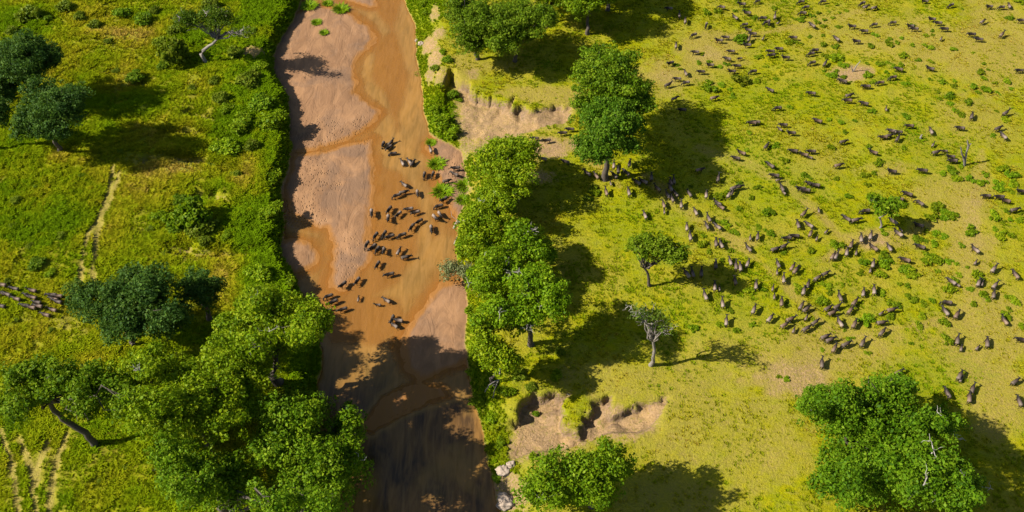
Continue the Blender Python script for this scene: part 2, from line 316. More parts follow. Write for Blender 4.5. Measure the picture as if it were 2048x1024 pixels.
ML = {'lime': m_leaf('leaves_lime', [(.066, .128, .002), (.132, .215, .003), (.195, .27, .005), (.26, .31, .010)]),
      'mid': m_leaf('leaves_mid', [(.042, .096, .003), (.088, .165, .004), (.138, .215, .006), (.195, .26, .012)]),
      'dark': m_leaf('leaves_dark', [(.022, .058, .010), (.042, .095, .013), (.066, .130, .016), (.10, .165, .02)]),
      'olive': m_leaf('leaves_olive', [(.06, .10, .004), (.105, .16, .006), (.16, .205, .010), (.21, .24, .02)]),
      'grey': m_leaf('leaves_grey', [(.10, .13, .05), (.15, .18, .07), (.20, .22, .09), (.24, .25, .12)])}
MT = m_leaf('grass_blades', [(.75, .75, .75), (1, 1, 1), (1.25, 1.2, 1.1)], True, .3)
MB = m_plain('bark', (.05, .04, .032), (.10, .082, .068), 2.5, stretch=(3, 3, .6))
MBP = m_plain('bleached_wood', (.22, .20, .175), (.34, .315, .28), 3, stretch=(3, 3, .6))
MBG = m_plain('grey_bark', (.14, .125, .11), (.25, .22, .195), 3, stretch=(3, 3, .6))
MHORN = m_plain('horn', (.02, .018, .016), (.05, .045, .04), 8, .45)
MHAIR = m_plain('hair', (.010, .009, .009), (.028, .024, .022), 12, .7)
MROCK = m_plain('rock', (.24, .185, .14), (.36, .29, .23), 1.4, bump=.9)

# ------------------------------------------------------------------ object helpers
def mesh(name, V, F, mat=None, smooth=False):
    V = np.asarray(V, np.float32); F = np.asarray(F, np.int32); k = F.shape[1]
    me = bpy.data.meshes.new(name); me.vertices.add(len(V)); me.vertices.foreach_set('co', V.ravel())
    me.loops.add(F.size); me.loops.foreach_set('vertex_index', F.ravel())
    me.polygons.add(len(F)); me.polygons.foreach_set('loop_start', np.arange(0, F.size, k, dtype=np.int32))
    if smooth: me.polygons.foreach_set('use_smooth', np.ones(len(F), bool))
    me.update(calc_edges=True); me.validate()
    if mat: me.materials.append(mat)
    return me
def fattr(me, name, arr, dom='POINT'):
    a = me.attributes.new(name, 'FLOAT', dom); a.data.foreach_set('value', np.asarray(arr, np.float32).ravel())
def link(name, me, parent=None, loc=None):
    o = bpy.data.objects.new(name, me); COL.objects.link(o)
    if parent: o.parent = parent
    if loc: o.location = loc
    return o
def tag(o, label=None, cat=None, group=None, kind=None):
    if label: o['label'] = label
    if cat: o['category'] = cat
    if group: o['group'] = group
    if kind: o['kind'] = kind
    return o

# ------------------------------------------------------------------ ground, bed, sand bars
green = np.zeros(NX*NY); dry = np.zeros(NX*NY); soil = M['soil'].copy()
for c in LUSH: green = np.maximum(green, c[4]*ell(M, *c[:4]))
dry = dry_of(M, XX.ravel(), YY.ravel())
for c in BARE: soil = np.maximum(soil, c[4]*ell(M, *c[:4], soft=.7, amp=1.3))
green = np.maximum(green, np.where(M['left'] & (M['sd'] < 0), .9*sm(9, 3, M['out']), 0))
green = np.maximum(green, np.where(~M['left'] & (M['sd'] < 0), .75*sm(8, 3, M['out'])*sm(.35, .55, M['n3']), 0))
green = np.maximum(green, np.where(M['left'], .32, 0))*(1-soil)
sand = sm(-.25, .1, M['sd']); wet = sm(.20, .0, M['z']-ZW)
trk = np.maximum.reduce([ell(M, 625, 330, 50, 45), ell(M, 605, 400, 40, 40), ell(M, 720, 235, 25, 35), ell(M, 640, 245, 60, 30)*.7, ell(M, 905, 335, 30, 40), ell(M, 690, 500, 40, 60)*.4])
idx = np.arange(NX*NY).reshape(NY, NX)
F = np.stack([idx[:-1, :-1], idx[:-1, 1:], idx[1:, 1:], idx[1:, :-1]], -1).reshape(-1, 4)
V = np.stack([XX.ravel(), YY.ravel(), ZG.ravel()], -1)
isand = (sand[F].mean(1) > .5)
fbar = M['bar'][F].mean(1) > .0
fid = M['bid'][F[:, 0]]
kind = np.where(isand, np.where(fbar & (fid != 6), fid+2, 1), 0)
def ground_piece(name, sel, label=None):
    f = F[sel]; u, inv = np.unique(f, return_inverse=True)
    me = mesh(name, V[u], inv.reshape(-1, 4), MG, True)
    for k, a in (('green', green), ('dry', dry), ('soil', soil), ('sand', sand), ('wet', wet), ('rut', M['rut']), ('track', trk)): fattr(me, k, a[u])
    o = link(name, me); tag(o, label, kind='structure'); return o
ground_piece('ground', kind == 0, 'grassy savanna plain on both banks of the brown river')
ground_piece('riverbed', kind == 1, 'sandy orange bed under the shallow brown water')
bl = ['broad pale sandbar along the upper river beside the green bank', 'small sandbar tip where the river enters the view', 'long pale sandbar in midstream covered in hoof prints', 'small smooth sand spit tight against the green bank',
      'pointed brown sandbar below the riverside trees, half in tree shade', 'trampled sandy beach under the riverside trees with green tussocks']
for i in range(6):
    if (kind == i+2).any(): ground_piece('sandbar', kind == i+2, bl[i])
# water sheet
ix = np.where((gx > -75) & (gx < 8))[0]; iy = np.where((gy > 20) & (gy < 240))[0]
sub = idx[np.ix_(iy, ix)]
wf = np.stack([sub[:-1, :-1], sub[:-1, 1:], sub[1:, 1:], sub[1:, :-1]], -1).reshape(-1, 4)
wf = wf[(M['sd'][wf].max(1) > -1.2)]
wf = wf[(ZG.ravel()[wf].min(1) < ZW+.05)]
u, inv = np.unique(wf, return_inverse=True)
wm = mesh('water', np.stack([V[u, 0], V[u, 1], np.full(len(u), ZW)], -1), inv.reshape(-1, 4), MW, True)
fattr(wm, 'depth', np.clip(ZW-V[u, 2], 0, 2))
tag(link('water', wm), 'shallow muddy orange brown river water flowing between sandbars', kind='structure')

# ------------------------------------------------------------------ foliage and wood builders
def leaf_quads(C, Nrm, size, rng, asp=1.6):
    """diamond leaves at C facing Nrm"""
    n = len(C); t = rng.normal(size=(n, 3)); t -= (t*Nrm).sum(1, keepdims=True)*Nrm
    t /= np.linalg.norm(t, axis=1, keepdims=True)+1e-9; b = np.cross(Nrm, t)
    s = size[:, None]; a = t*s*.5*asp; c = b*s*.5
    V = np.stack([C-a, C+c+Nrm*s*.12, C+a, C-c+Nrm*s*.12], 1).reshape(-1, 3)
    return V, np.arange(4*n).reshape(-1, 4)
def unit(rng, n):
    v = rng.normal(size=(n, 3)); return v/np.linalg.norm(v, axis=1, keepdims=True)
def clump_cloud(lobes, rng, dens, leaf, cl=(.7, 1.4), up=.25, fill=1.0):
    """lobes: (x,y,z,r). leaves gathered in clumps over each lobe's shell and a few inside"""
    Cs, Ns, Ss, Rs = [], [], [], []
    for (x, y, z, r) in lobes:
        nc = max(3, int(4*math.pi*r*r*.62*fill/(((cl[0]+cl[1])/2*min(1, r/2.5+.35))**2*1.6)))
        d = unit(rng, nc); d[:, 2] = np.where(d[:, 2] < -.35, -d[:, 2], d[:, 2])
        rad = r*rng.uniform(.35, 1.22, (nc, 1))
        cc = np.array([x, y, z])+d*rad*np.array([rng.uniform(.75, 1.2), rng.uniform(.75, 1.2), rng.uniform(.6, .9)])
        cr = rng.uniform(*cl, nc)*min(1, r/2.5+.35)
        tone = rng.uniform(-.24, .24, nc)
        for k in range(nc):
            nl = int(dens*cr[k]**2*rng.uniform(.7, 1.2))+4
            dd = unit(rng, nl); rr = cr[k]*rng.uniform(.35, 1.0, (nl, 1))**.6
            Cs.append(cc[k]+dd*rr*np.array([1, 1, .7]))
            nn = dd*.45+rng.normal(size=(nl, 3))*.62+np.array([0, 0, up])+d[k]*.3
            Ns.append(nn/np.linalg.norm(nn, axis=1, keepdims=True)); Ss.append((.55+1.1*rng.uniform(0, 1, nl)**2)*leaf)
            Rs.append(np.clip(rng.normal(.46, .22, nl)+tone[k], 0, 1))
    return np.concatenate(Cs), np.concatenate(Ns), np.concatenate(Ss), np.concatenate(Rs)
def crown_mesh(name, lobes, mat, rng, dens=32, leaf=.42, **kw):
    C, Nn, Sz, Rn = clump_cloud(lobes, rng, dens, leaf, **kw)
    v, f = leaf_quads(C, Nn, Sz, rng); me = mesh(name, v, f, mat); fattr(me, 'rnd', Rn, 'FACE'); return me
def tube(path, radii, n=7):
    p = np.asarray(path, float); m = len(p); V = []
    for i in range(m):
        t = p[min(i+1, m-1)]-p[max(i-1, 0)]; t /= np.linalg.norm(t)+1e-9
        a = np.cross(t, (0, 0, 1.0) if abs(t[2]) < .9 else (1.0, 0, 0)); a /= np.linalg.norm(a); b = np.cross(t, a)
        for k in range(n):
            q = 2*math.pi*k/n; V.append(p[i]+(a*math.cos(q)+b*math.sin(q))*radii[i])
    F = [(i*n+k, i*n+(k+1) % n, (i+1)*n+(k+1) % n, (i+1)*n+k) for i in range(m-1) for k in range(n)]
    return np.array(V), np.array(F)
def wob(a, b, rng, amp=.12, n=5):
    a = np.asarray(a, float); b = np.asarray(b, float); L = np.linalg.norm(b-a)
    out = [a+(b-a)*t+(rng.normal(size=3)*amp*L*math.sin(math.pi*t) if 0 < t < 1 else 0) for t in np.linspace(0, 1, n)]
    return np.array(out)
def join(parts):
    Vs, Fs, o = [], [], 0
    for v, f in parts: Vs.append(v); Fs.append(f+o); o += len(v)
    return np.concatenate(Vs), np.concatenate(Fs)

def tree(label, base, ells, leaf='mid', seed=1, trunk_px=None, trunk_r=.45, dens=62, lsize=.255, fill=.62, bark=None, lob=.52, bare=0, tint=(1, 1, 1), nl=2.7, group=None, spread=.75, clr=(.55, 1.45), limbs=None):
    rng = np.random.default_rng(seed)
    bx, by, bz = place(*base)
    cyp = sum(e[1] for e in ells)/len(ells); top = min(e[1]-e[3] for e in ells); bot = max(e[1]+e[3] for e in ells); hp = (bot-top)/2; mp = (bot+top)/2
    k0 = ppm(bx, by, 10); Rw = (max(e[0]+e[2] for e in ells)-min(e[0]-e[2] for e in ells))/2/k0; Rw = min(Rw, hp/k0*1.3)
    lobes = []
    for (cx, cy, rx, ry) in ells:
        rl = lob*min(rx, ry)*1.15; cnt = max(1, int(nl*rx*ry/(rl*rl)))
        if min(rx, ry)/k0 < 2.2: cnt = min(cnt, 5)
        for _ in range(cnt):
            q = rng.uniform(0, 2*math.pi); d = math.sqrt(rng.uniform(0, 1)); r = rl*rng.uniform(.62, 1.3)
            lx = cx+math.cos(q)*d*max(rx-r, 0); ly = cy+math.sin(q)*d*max(ry-r, 0)
            t = (ly-mp)/hp; dy = -t*Rw*spread+rng.uniform(-.35, .35)*Rw
            dx, dyy, dz = ray(lx, ly); s = (by+dy)/dyy; z = CAM_H+s*dz
            gz = float(hz(dx*s, by+dy)[0])
            if z < gz+1.2: z = gz+1.2; gxx, gyy = G(lx, ly, z); pt = (float(gxx), float(gyy), z)
            else: pt = (float(dx*s), by+dy, float(z))
            lobes.append((*pt, r/ppm(*pt)))
    root = bpy.data.objects.new('tree', None); COL.objects.link(root); root.location = (bx, by, bz); tag(root, label, 'tree', group)
    L = np.array(lobes); o = np.array([bx, by, bz]); L[:, :3] -= o
    cen = L[:, :3].mean(0); zb = max(1.0, (L[:, 2]-L[:, 3]*.5).min())
    if trunk_px:                                   # a trunk with a bend that can be seen
        tp = [np.array([0, 0, -.3])]
        for (qx, qy, yy) in trunk_px:
            dx, dy, dz = ray(qx, qy); s = (by+yy)/dy; tp.append(np.array([dx*s-bx, yy, CAM_H+s*dz-bz]))
        fork = tp[-1]; tp = np.array(tp)
        tp = np.concatenate([wob(tp[i], tp[i+1], rng, .04, 4)[:-1] for i in range(len(tp)-1)]+[tp[-1:]])
    else:
        fork = np.array([cen[0]*.35, cen[1]*.35, max(zb, cen[2]*.55)]); tp = wob((0, 0, -.4), fork, rng, .06, 6)
    rr = np.linspace(trunk_r*1.15, trunk_r*.6, len(tp)); rr[0] *= 1.35
    tm = mesh('trunk', *tube(tp, rr, 9), bark or MB, True); link('trunk', tm, root)
    br = []
    order = rng.permutation(len(L))[:(limbs or min(len(L), 22))]
    for i in order:
        c = L[i, :3]; mid = fork*.5+c*.5+np.array([0, 0, .08*np.linalg.norm(c-fork)])
        p = np.concatenate([wob(tp[-2], mid, rng, .08, 4)[:-1], wob(mid, c, rng, .1, 4)])
        br.append(tube(p, np.linspace(trunk_r*.5, .05, len(p)), 5))
        for _ in range(3):
            e = c+unit(rng, 1)[0]*L[i, 3]*1.0; br.append(tube(wob(p[-3], e, rng, .12, 4), np.linspace(trunk_r*.14+.02, .025, 4), 4))
    link('branches', mesh('branches', *join(br), bark or MB, True), root)
    cm = crown_mesh('crown', [tuple(l) for l in L], ML[leaf], rng, dens, lsize, fill=fill, cl=clr); c = link('crown', cm, root); c.color = (*tint, 1)
    if bare:                                        # bleached dead twigs that stick out of the crown
        for _ in range(bare):
            i = rng.integers(len(L)); d = unit(rng, 1)[0]; d[2] = abs(d[2])*.8+.25; d[1] -= .3
            a = L[i, :3]+d*L[i, 3]*.6; e = L[i, :3]+d*L[i, 3]*rng.uniform(1.25, 1.8); p = wob(a, e, rng, .12, 5)
            db = [tube(p, np.linspace(.10, .03, 5), 5)]
            for _ in range(4):
                j = rng.integers(1, 4); db.append(tube(wob(p[j], p[j]+unit(rng, 1)[0]*rng.uniform(.6, 1.6), rng, .15, 4), np.linspace(.06, .02, 4), 4))
            tag(link('dead_branch', mesh('dead_branch', *join(db), MBP, True), root), 'bleached leafless branch')
    return root

TG = 'leafy trees along the river'
TREES = [
 dict(label='tall dark green tree with bare dark trunk beside the upper gully', base=(1210, 358), ells=[(1205, 258, 74, 68), (1178, 300, 54, 38), (1248, 238, 48, 52), (1255, 290, 30, 26), (1215, 225, 60, 40)], leaf='mid', seed=11, tint=(.72, .85, 1.3), trunk_px=[(1214, 320, 0), (1222, 280, .5)], trunk_r=.6),
 dict(label='rounded bright green tree standing right behind the tall dark tree', base=(1232, 275), ells=[(1215, 140, 74, 60), (1250, 190, 58, 52), (1172, 165, 40, 36), (1288, 215, 28, 28), (1200, 205, 58, 36)], leaf='mid', seed=12),
 dict(label='lime green riverside tree above the trampled beach', base=(1008, 390), ells=[(1000, 335, 80, 64), (1038, 300, 46, 34), (1010, 390, 60, 34)], leaf='lime', seed=13, spread=1.05, group=TG),
 dict(label='low lime green tree hanging over the water below the beach', base=(980, 490), ells=[(975, 450, 62, 62), (948, 500, 36, 38), (1000, 408, 46, 28)], leaf='lime', seed=14, spread=.9, bare=3, trunk_r=.3, group=TG),
 dict(label='green tree inland of the riverside row with its own small shade', base=(1060, 540), ells=[(1048, 478, 48, 46), (1086, 505, 36, 34)], leaf='lime', seed=46, bare=5, trunk_r=.35, group=TG, tint=(.8, .92, 1)),
 dict(label='low green riverside tree with pale dead branches over the pointed sandbar', base=(990, 592), ells=[(985, 560, 60, 58), (1012, 515, 50, 32), (1040, 560, 50, 40)], leaf='lime', seed=15, spread=.9, bare=10, trunk_r=.35, group=TG, tint=(.88, .97, 1)),
 dict(label='green riverside tree with short grey trunk showing above its long shade', base=(1062, 690), ells=[(1098, 604, 56, 54), (1000, 634, 62, 42), (1052, 622, 58, 46), (1070, 562, 52, 36)], leaf='lime', seed=45, bare=9, trunk_px=[(1060, 662, 0), (1050, 640, .3)], trunk_r=.45, group=TG, tint=(.82, .95, 1)),
 dict(label='low bright bushy tree at the water edge beside the pointed sandbar', base=(985, 765), ells=[(978, 702, 42, 46), (1012, 728, 36, 30), (965, 655, 30, 36)], leaf='lime', seed=16, spread=1.05, group=TG, trunk_r=.25, tint=(1.1, 1.05, 1)),
 dict(label='pale grey green feathery bush tree leaning over the river', base=(940, 560), ells=[(914, 541, 44, 26)], leaf='grey', seed=17, trunk_r=.16, dens=22, lsize=.25, nl=3, bark=MBG),
 dict(label='leafy tree at the river end of the top grove', base=(955, 118), ells=[(945, 46, 60, 58), (922, 20, 38, 44), (985, 60, 40, 40), (945, 88, 36, 28)], leaf='olive', seed=18, tint=(.85, 1, .8)),
 dict(label='large yellow green tree in the middle of the top grove', base=(1030, 122), ells=[(1022, 40, 74, 60), (1066, 36, 54, 38), (1002, 86, 40, 30), (1050, 66, 48, 26)], leaf='olive', seed=19, tint=(.9, 1.05, .8)),
 dict(label='slender grove tree with visible trunk behind the yellow green one', base=(1095, 42), ells=[(1128, -10, 54, 50), (1085, -26, 56, 46)], leaf='lime', seed=20, tint=(.8, .85, 1), trunk_r=.35),
 dict(label='bright drooping tree at the far side of the top grove', base=(1175, 68), ells=[(1174, 6, 40, 50), (1145, -12, 36, 38), (1205, -10, 36, 36)], leaf='lime', seed=21, tint=(.85, .9, 1)),
 dict(label='tree at the top edge casting the long shade onto the plain', base=(1215, 22), ells=[(1225, -60, 70, 50), (1275, -40, 40, 34), (1160, -70, 50, 40)], leaf='mid', seed=22),
 dict(label='far grove tree of which only the lower foliage shows', base=(1045, -10), ells=[(1030, -75, 80, 45)], leaf='mid', seed=35),
 dict(label='small leaning tree with dark trunk on the open plain', base=(1300, 571), ells=[(1305, 497, 54, 32), (1348, 512, 32, 26), (1272, 492, 24, 20)], leaf='olive', seed=23, trunk_px=[(1296, 548, 0), (1285, 530, .2)], trunk_r=.27, tint=(.95, 1.05, .8)),
 dict(label='half bare grey tree with twisted pale trunk on the plain', base=(1301, 730), ells=[(1300, 636, 46, 36), (1340, 655, 24, 22), (1275, 625, 24, 22)], leaf='olive', seed=24, trunk_px=[(1309, 700, 0), (1306, 672, .2)], trunk_r=.3, bark=MBG, fill=.45, dens=12, lsize=.24, bare=5, tint=(.62, .72, 1.6), nl=1.5, limbs=14),
 dict(label='broad green tree in front of the lower gully', base=(1183, 1012), ells=[(1150, 955, 104, 62), (1225, 925, 54, 42), (1090, 985, 58, 38), (1190, 950, 70, 50), (1170, 990, 80, 34)], leaf='lime', seed=25, tint=(.75, .85, 1), bare=3, trunk_px=[(1180, 984, 0)], trunk_r=.4),
 dict(label='huge round green tree with white dead branches on the plain', base=(1750, 965), ells=[(1700, 835, 108, 82), (1800, 850, 105, 84), (1720, 950, 112, 80), (1830, 945, 100, 84), (1910, 980, 72, 58), (1650, 805, 60, 44), (1775, 775, 66, 38), (1880, 850, 50, 46)], leaf='mid', seed=26, tint=(.78, .9, .9), bare=20, trunk_r=.9, lob=.42),
 dict(label='low thorn tree with grey trunk among the grazing herd', base=(1760, 456), ells=[(1778, 412, 30, 22), (1758, 418, 20, 16), (1745, 400, 18, 12)], leaf='mid', seed=27, trunk_r=.18, nl=2.6, lsize=.36, bark=MBG),
 dict(label='dark green tree at the edge, farther of the two with long shade', base=(70, 212), ells=[(42, 122, 66, 66), (92, 112, 30, 38), (10, 170, 40, 50)], leaf='dark', seed=28),
 dict(label='dark bluish tree casting the long shade over the grass', base=(118, 302), ells=[(92, 216, 80, 62), (146, 205, 36, 52), (60, 250, 44, 36), (112, 262, 48, 24)], leaf='dark', seed=29),
 dict(label='dark tree cut by the photo edge beside the bluish tree', base=(-10, 300), ells=[(-5, 225, 34, 44)], leaf='dark', seed=30),
 dict(label='sparse tree with leaning pale trunk near the upper river', base=(412, 124), ells=[(432, 42, 58, 34), (378, 38, 38, 26), (482, 62, 28, 18)], leaf='olive', seed=31, trunk_px=[(402, 108, 0), (418, 92, .5), (440, 76, .5)], trunk_r=.42, bark=MBG, dens=20, tint=(.6, .75, .8), bare=3),
 dict(label='dark green tree beside the walking file of wildebeest', base=(265, 690), ells=[(205, 612, 80, 58), (290, 595, 80, 66), (340, 640, 60, 46), (265, 545, 40, 26), (250, 650, 60, 40)], leaf='dark', seed=32, spread=.95, trunk_r=.55, nl=2.8),
 dict(label='small dark tree tucked behind the biggest riverside canopy', base=(420, 640), ells=[(408, 578, 62, 42)], leaf='dark', seed=33),
 dict(label='yellow green tree nearest the crossing herd on the shaded bank', base=(560, 765), ells=[(560, 648, 112, 72), (620, 655, 60, 60), (480, 690, 76, 52), (540, 600, 60, 36)], leaf='lime', seed=34, spread=.95, trunk_r=.7, bare=5, tint=(1, 1, 1)),
 dict(label='biggest bright green canopy beside the crooked trunk tree', base=(415, 885), ells=[(350, 755, 120, 78), (430, 830, 120, 90), (310, 820, 72, 66), (470, 745, 80, 56), (280, 740, 60, 46)], leaf='lime', seed=36, spread=.95, trunk_r=.8, bare=3, tint=(1, 1, 1)),
 dict(label='green tree overhanging the dark shaded water', base=(600, 930), ells=[(600, 835, 108, 76), (665, 930, 86, 72), (560, 910, 90, 80), (690, 860, 46, 56)], leaf='mid', seed=37, spread=.95, trunk_r=.8, bare=4, tint=(1.05, 1.08, 1)),
 dict(label='lowest green tree at the bottom edge beside the dark water', base=(450, 1035), ells=[(420, 960, 112, 72), (560, 1000, 96, 56), (345, 915, 56, 56), (640, 1010, 60, 44)], leaf='mid', seed=38, spread=.95, trunk_r=.7, tint=(1, 1.05, 1)),
 dict(label='spreading tree with dark crooked trunk bent over the grass', base=(190, 890), ells=[(82, 768, 88, 60), (180, 785, 78, 62), (30, 810, 50, 40), (235, 800, 50, 56)], leaf='mid', seed=39, spread=.95, trunk_px=[(172, 865, 0), (125, 838, .3), (104, 815, .6), (96, 800, .8)], trunk_r=.48),
]
for t in TREES: tree(**t)

# ------------------------------------------------------------------ bare trunks, driftwood, boulders
def deadwood(name, label, cat, base, sticks, mat=MBG, r=.14):
    bx, by, bz = place(*base); root = bpy.data.objects.new(name, None); COL.objects.link(root); root.location = (bx, by, bz); tag(root, label, cat)
    rng = np.random.default_rng(int(base[0]))
    for pts in sticks:
        P3 = [np.array([0, 0, -.15])] if pts[0] is None else []
        for q in pts:
            if q is None: continue
            dx, dy, dz = ray(q[0], q[1]); s = (by+q[2])/dy; P3.append(np.array([dx*s-bx, q[2], max(CAM_H+s*dz-bz, .08)]))
        p = np.concatenate([wob(P3[i], P3[i+1], rng, .05, 4)[:-1] for i in range(len(P3)-1)]+[[P3[-1]]])
        link('stem' if pts[0] is None else 'branch', mesh('stem', *tube(p, np.linspace(r, r*.45, len(p)), 7), mat, True), root)
    return root
deadwood('bare_trunk', 'tall bleached forked bare trunk standing on the plain', 'dead tree', (1929, 331), [[None, (1928, 320, 0), (1924, 308, 0), (1921, 294, 0)], [None, (1932, 313, .2), (1936, 297, .3), (1942, 287, .3)], [(1936, 297, .3), (1935, 280, .4)]], MBG, .26)
deadwood('bare_trunk', 'two bare sticks rising from a patch of bare soil', 'dead tree', (1706, 143), [[None, (1704, 131, 0)], [None, (1714, 130, 0), (1721, 121, .2)]], MBG, .17)
deadwood('tree_stump', 'short grey stump among the grazing herd', 'stump', (1841, 277), [[None, (1844, 269, 0)]], MBG, .3)
deadwood('driftwood_log', 'pale driftwood log lying at the water edge below the beach', 'log', (907, 458), [[(907, 458, 0), (911, 448, .9), (915, 440, 1.8)]], MBP, .22)
deadwood('driftwood_log', 'grey driftwood log at the foot of the lime green trees', 'log', (909, 492), [[(908, 492, 0), (911, 482, .9), (914, 474, 1.7)]], MBG, .2)
deadwood('dead_tree', 'pale fallen trunk with roots on the bank below the riverside trees', 'dead tree', (992, 768), [[(1000, 738, 2.6), (998, 760, .6), (990, 778, -1.2), (986, 796, -2.8)], [(998, 760, .6), (978, 770, -.5), (970, 785, -1.6)], [(994, 768, 0), (985, 772, -.6)]], MBG, .15)
deadwood('fallen_branch', 'pale broken branch lying on the lower gully edge', 'branch', (1135, 790), [[(1126, 782, .5), (1136, 789, 0), (1146, 796, -.4)]], MBP, .13)
def boulder(label, px, py, r, seed):
    x, y, z = place(px, py); rng = np.random.default_rng(seed)
    import bmesh
    bm = bmesh.new(); bmesh.ops.create_icosphere(bm, subdivisions=4, radius=1)
    for v in bm.verts:
        c = v.co; k = 1+1.0*(float(fbm(c.x*2+seed, c.y*2+c.z*1.7, 1.3, 4, seed))-.5)+.5*(float(fbm(c.z*5, c.x*5+c.y*3, 1.6, 4, seed+3))-.5)
        v.co = c*k
    me = bpy.data.meshes.new('boulder'); bm.to_mesh(me); bm.free(); me.materials.append(MROCK)
    me.polygons.foreach_set('use_smooth', np.ones(len(me.polygons), bool))
    o = link('boulder', me, loc=(x, y, z+r*.2)); o.scale = (r, r*.85, r*.7); tag(o, label, 'rock'); return o
boulder('large pale boulder at the water edge by the bottom edge', 1012, 1004, 1.5, 3)
boulder('grey boulder on the shaded bank above the pale one', 1008, 944, 1.1, 5)
boulder('small dark boulder at the water edge above the grey one', 1022, 930, .7, 8)
boulder('small pale rock at the narrow upper bank of the river', 842, 88, .7, 9)
boulder('grey rock in the water under the upper bank', 833, 82, .5, 12)

# ------------------------------------------------------------------ wildebeest
def loft(rings, n=14):
    """rings: (x, y, z, half width, half height, tilt of the ring in the xz plane)"""
    V = []
    for (x, y, z, a, b, t) in rings:
        for k in range(n):
            q = 2*math.pi*k/n; u = a*math.cos(q); v = b*math.sin(q)
            V.append((x-v*math.sin(t), y+u, z+v*math.cos(t)))
    m = len(rings); F = [(i*n+k, i*n+(k+1) % n, (i+1)*n+(k+1) % n, (i+1)*n+k) for i in range(m-1) for k in range(n)]
    V += [rings[0][:3], rings[-1][:3]]; c0, c1 = m*n, m*n+1
    F3 = [(c0, (k+1) % n, k, k) for k in range(n)]+[(c1, (m-1)*n+k, (m-1)*n+(k+1) % n, (m-1)*n+(k+1) % n) for k in range(n)]
    return V, F, F3
def make_beast(pose):
    """one continuous body, horns, mane and tail; nose to +x, hooves on z = 0"""
    trunk = [(-.90, 0, 1.02, .06, .10, 0), (-.85, 0, 1.0, .17, .21, 0), (-.66, 0, .99, .25, .29, 0), (-.35, 0, .96, .27, .31, 0), (0, 0, .95, .28, .33, .02), (.32, 0, .98, .27, .37, .05), (.55, 0, 1.04, .23, .37, .15), (.74, 0, 1.09, .17, .29, .35)]
    if pose == 'graze': nk = [(.90, 0, 1.00, .12, .21, .9), (1.03, 0, .82, .10, .17, 1.2), (1.11, 0, .64, .10, .14, 1.35), (1.18, 0, .48, .10, .12, 1.5), (1.24, 0, .26, .075, .085, 1.6), (1.26, 0, .12, .08, .07, 1.6)]
    elif pose == 'stand': nk = [(.88, 0, 1.24, .13, .22, .6), (1.0, 0, 1.40, .105, .17, .5), (1.1, 0, 1.52, .10, .14, -.1), (1.22, 0, 1.50, .10, .13, -.5), (1.40, 0, 1.34, .075, .09, -.75), (1.50, 0, 1.24, .08, .075, -.8)]
    else: nk = [(.92, 0, 1.14, .13, .21, .25), (1.06, 0, 1.17, .105, .17, .1), (1.18, 0, 1.17, .10, .14, -.3), (1.30, 0, 1.08, .10, .13, -.7), (1.44, 0, .88, .075, .09, -.95), (1.51, 0, .77, .08, .075, -1)]
    rings = trunk+nk
    verts, faces = [], []
    def add(v, f):
        o = len(verts); verts.extend(v); faces.extend([tuple(dict.fromkeys(i+o for i in q)) for q in f])
    v, f, f3 = loft(rings); add(v, f+f3)
    st = {'walk': (.20, -.16, -.20, .18), 'run': (.42, .30, -.42, -.30), 'stand': (.03, -.04, .02, -.03), 'graze': (.10, -.08, -.06, .08)}[pose]
    def leg(pts):
        p = np.array([q[:3] for q in pts]); tv, tf = tube(p, [q[3] for q in pts], 8); o = len(verts); verts.extend(map(tuple, tv)); faces.extend(tuple(int(i)+o for i in q) for q in tf)
        n = len(pts); faces.append(tuple(o+i for i in range(7, -1, -1))); faces.append(tuple(o+(n-1)*8+i for i in range(8)))
    for k, s in enumerate((1, -1)):
        d = st[k]; y = s*.15
        leg([(.50, y, 1.0, .15), (.50+d*.15, y, .78, .125), (.50+d*.45, y, .60, .08), (.50+d*.75+.02, y, .38, .055), (.49+d*.95, y, .12, .042), (.53+d, y, .05, .055), (.56+d, y, .0, .06)])
        d = st[2+k]; y = s*.15
        leg([(-.66, y, 1.0, .19), (-.56+d*.15, y, .80, .155), (-.55+d*.4, y, .64, .10), (-.70+d*.6, y, .47, .062), (-.68+d*.85, y, .30, .046), (-.66+d, y, .11, .042), (-.62+d, y, .05, .055), (-.59+d, y, .0, .06)])
    # ears and the sloping shoulder hump are part of the body
    h = nk[3]
    for s in (1, -1):
        tv, tf = tube([(h[0]-.08, s*.06, h[2]+.06), (h[0]-.12, s*.19, h[2]+.06), (h[0]-.13, s*.27, h[2]+.03)], [.045, .05, .015], 6); add(map(tuple, tv), [tuple(map(int, q)) for q in tf])
    me = bpy.data.meshes.new('tmp'); me.from_pydata(verts, [], faces); me.update()
    ob = bpy.data.objects.new('tmp', me); COL.objects.link(ob)
    r = ob.modifiers.new('r', 'REMESH'); r.mode = 'VOXEL'; r.voxel_size = .034
    s_ = ob.modifiers.new('s', 'SMOOTH'); s_.factor = .5; s_.iterations = 3
    d_ = ob.modifiers.new('d', 'DECIMATE'); d_.ratio = .12
    dg = bpy.context.evaluated_depsgraph_get(); bm_ = bpy.data.meshes.new_from_object(ob.evaluated_get(dg)); bm_.name = 'body'
    bpy.data.objects.remove(ob); bpy.data.meshes.remove(me)
    co = np.zeros(len(bm_.vertices)*3); bm_.vertices.foreach_get('co', co); co = co.reshape(-1, 3)
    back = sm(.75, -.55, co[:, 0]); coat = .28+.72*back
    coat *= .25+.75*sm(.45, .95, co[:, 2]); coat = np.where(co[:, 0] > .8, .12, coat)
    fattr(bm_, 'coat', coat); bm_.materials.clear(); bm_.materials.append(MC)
    bm_.polygons.foreach_set('use_smooth', np.ones(len(bm_.polygons), bool))
    horns = []
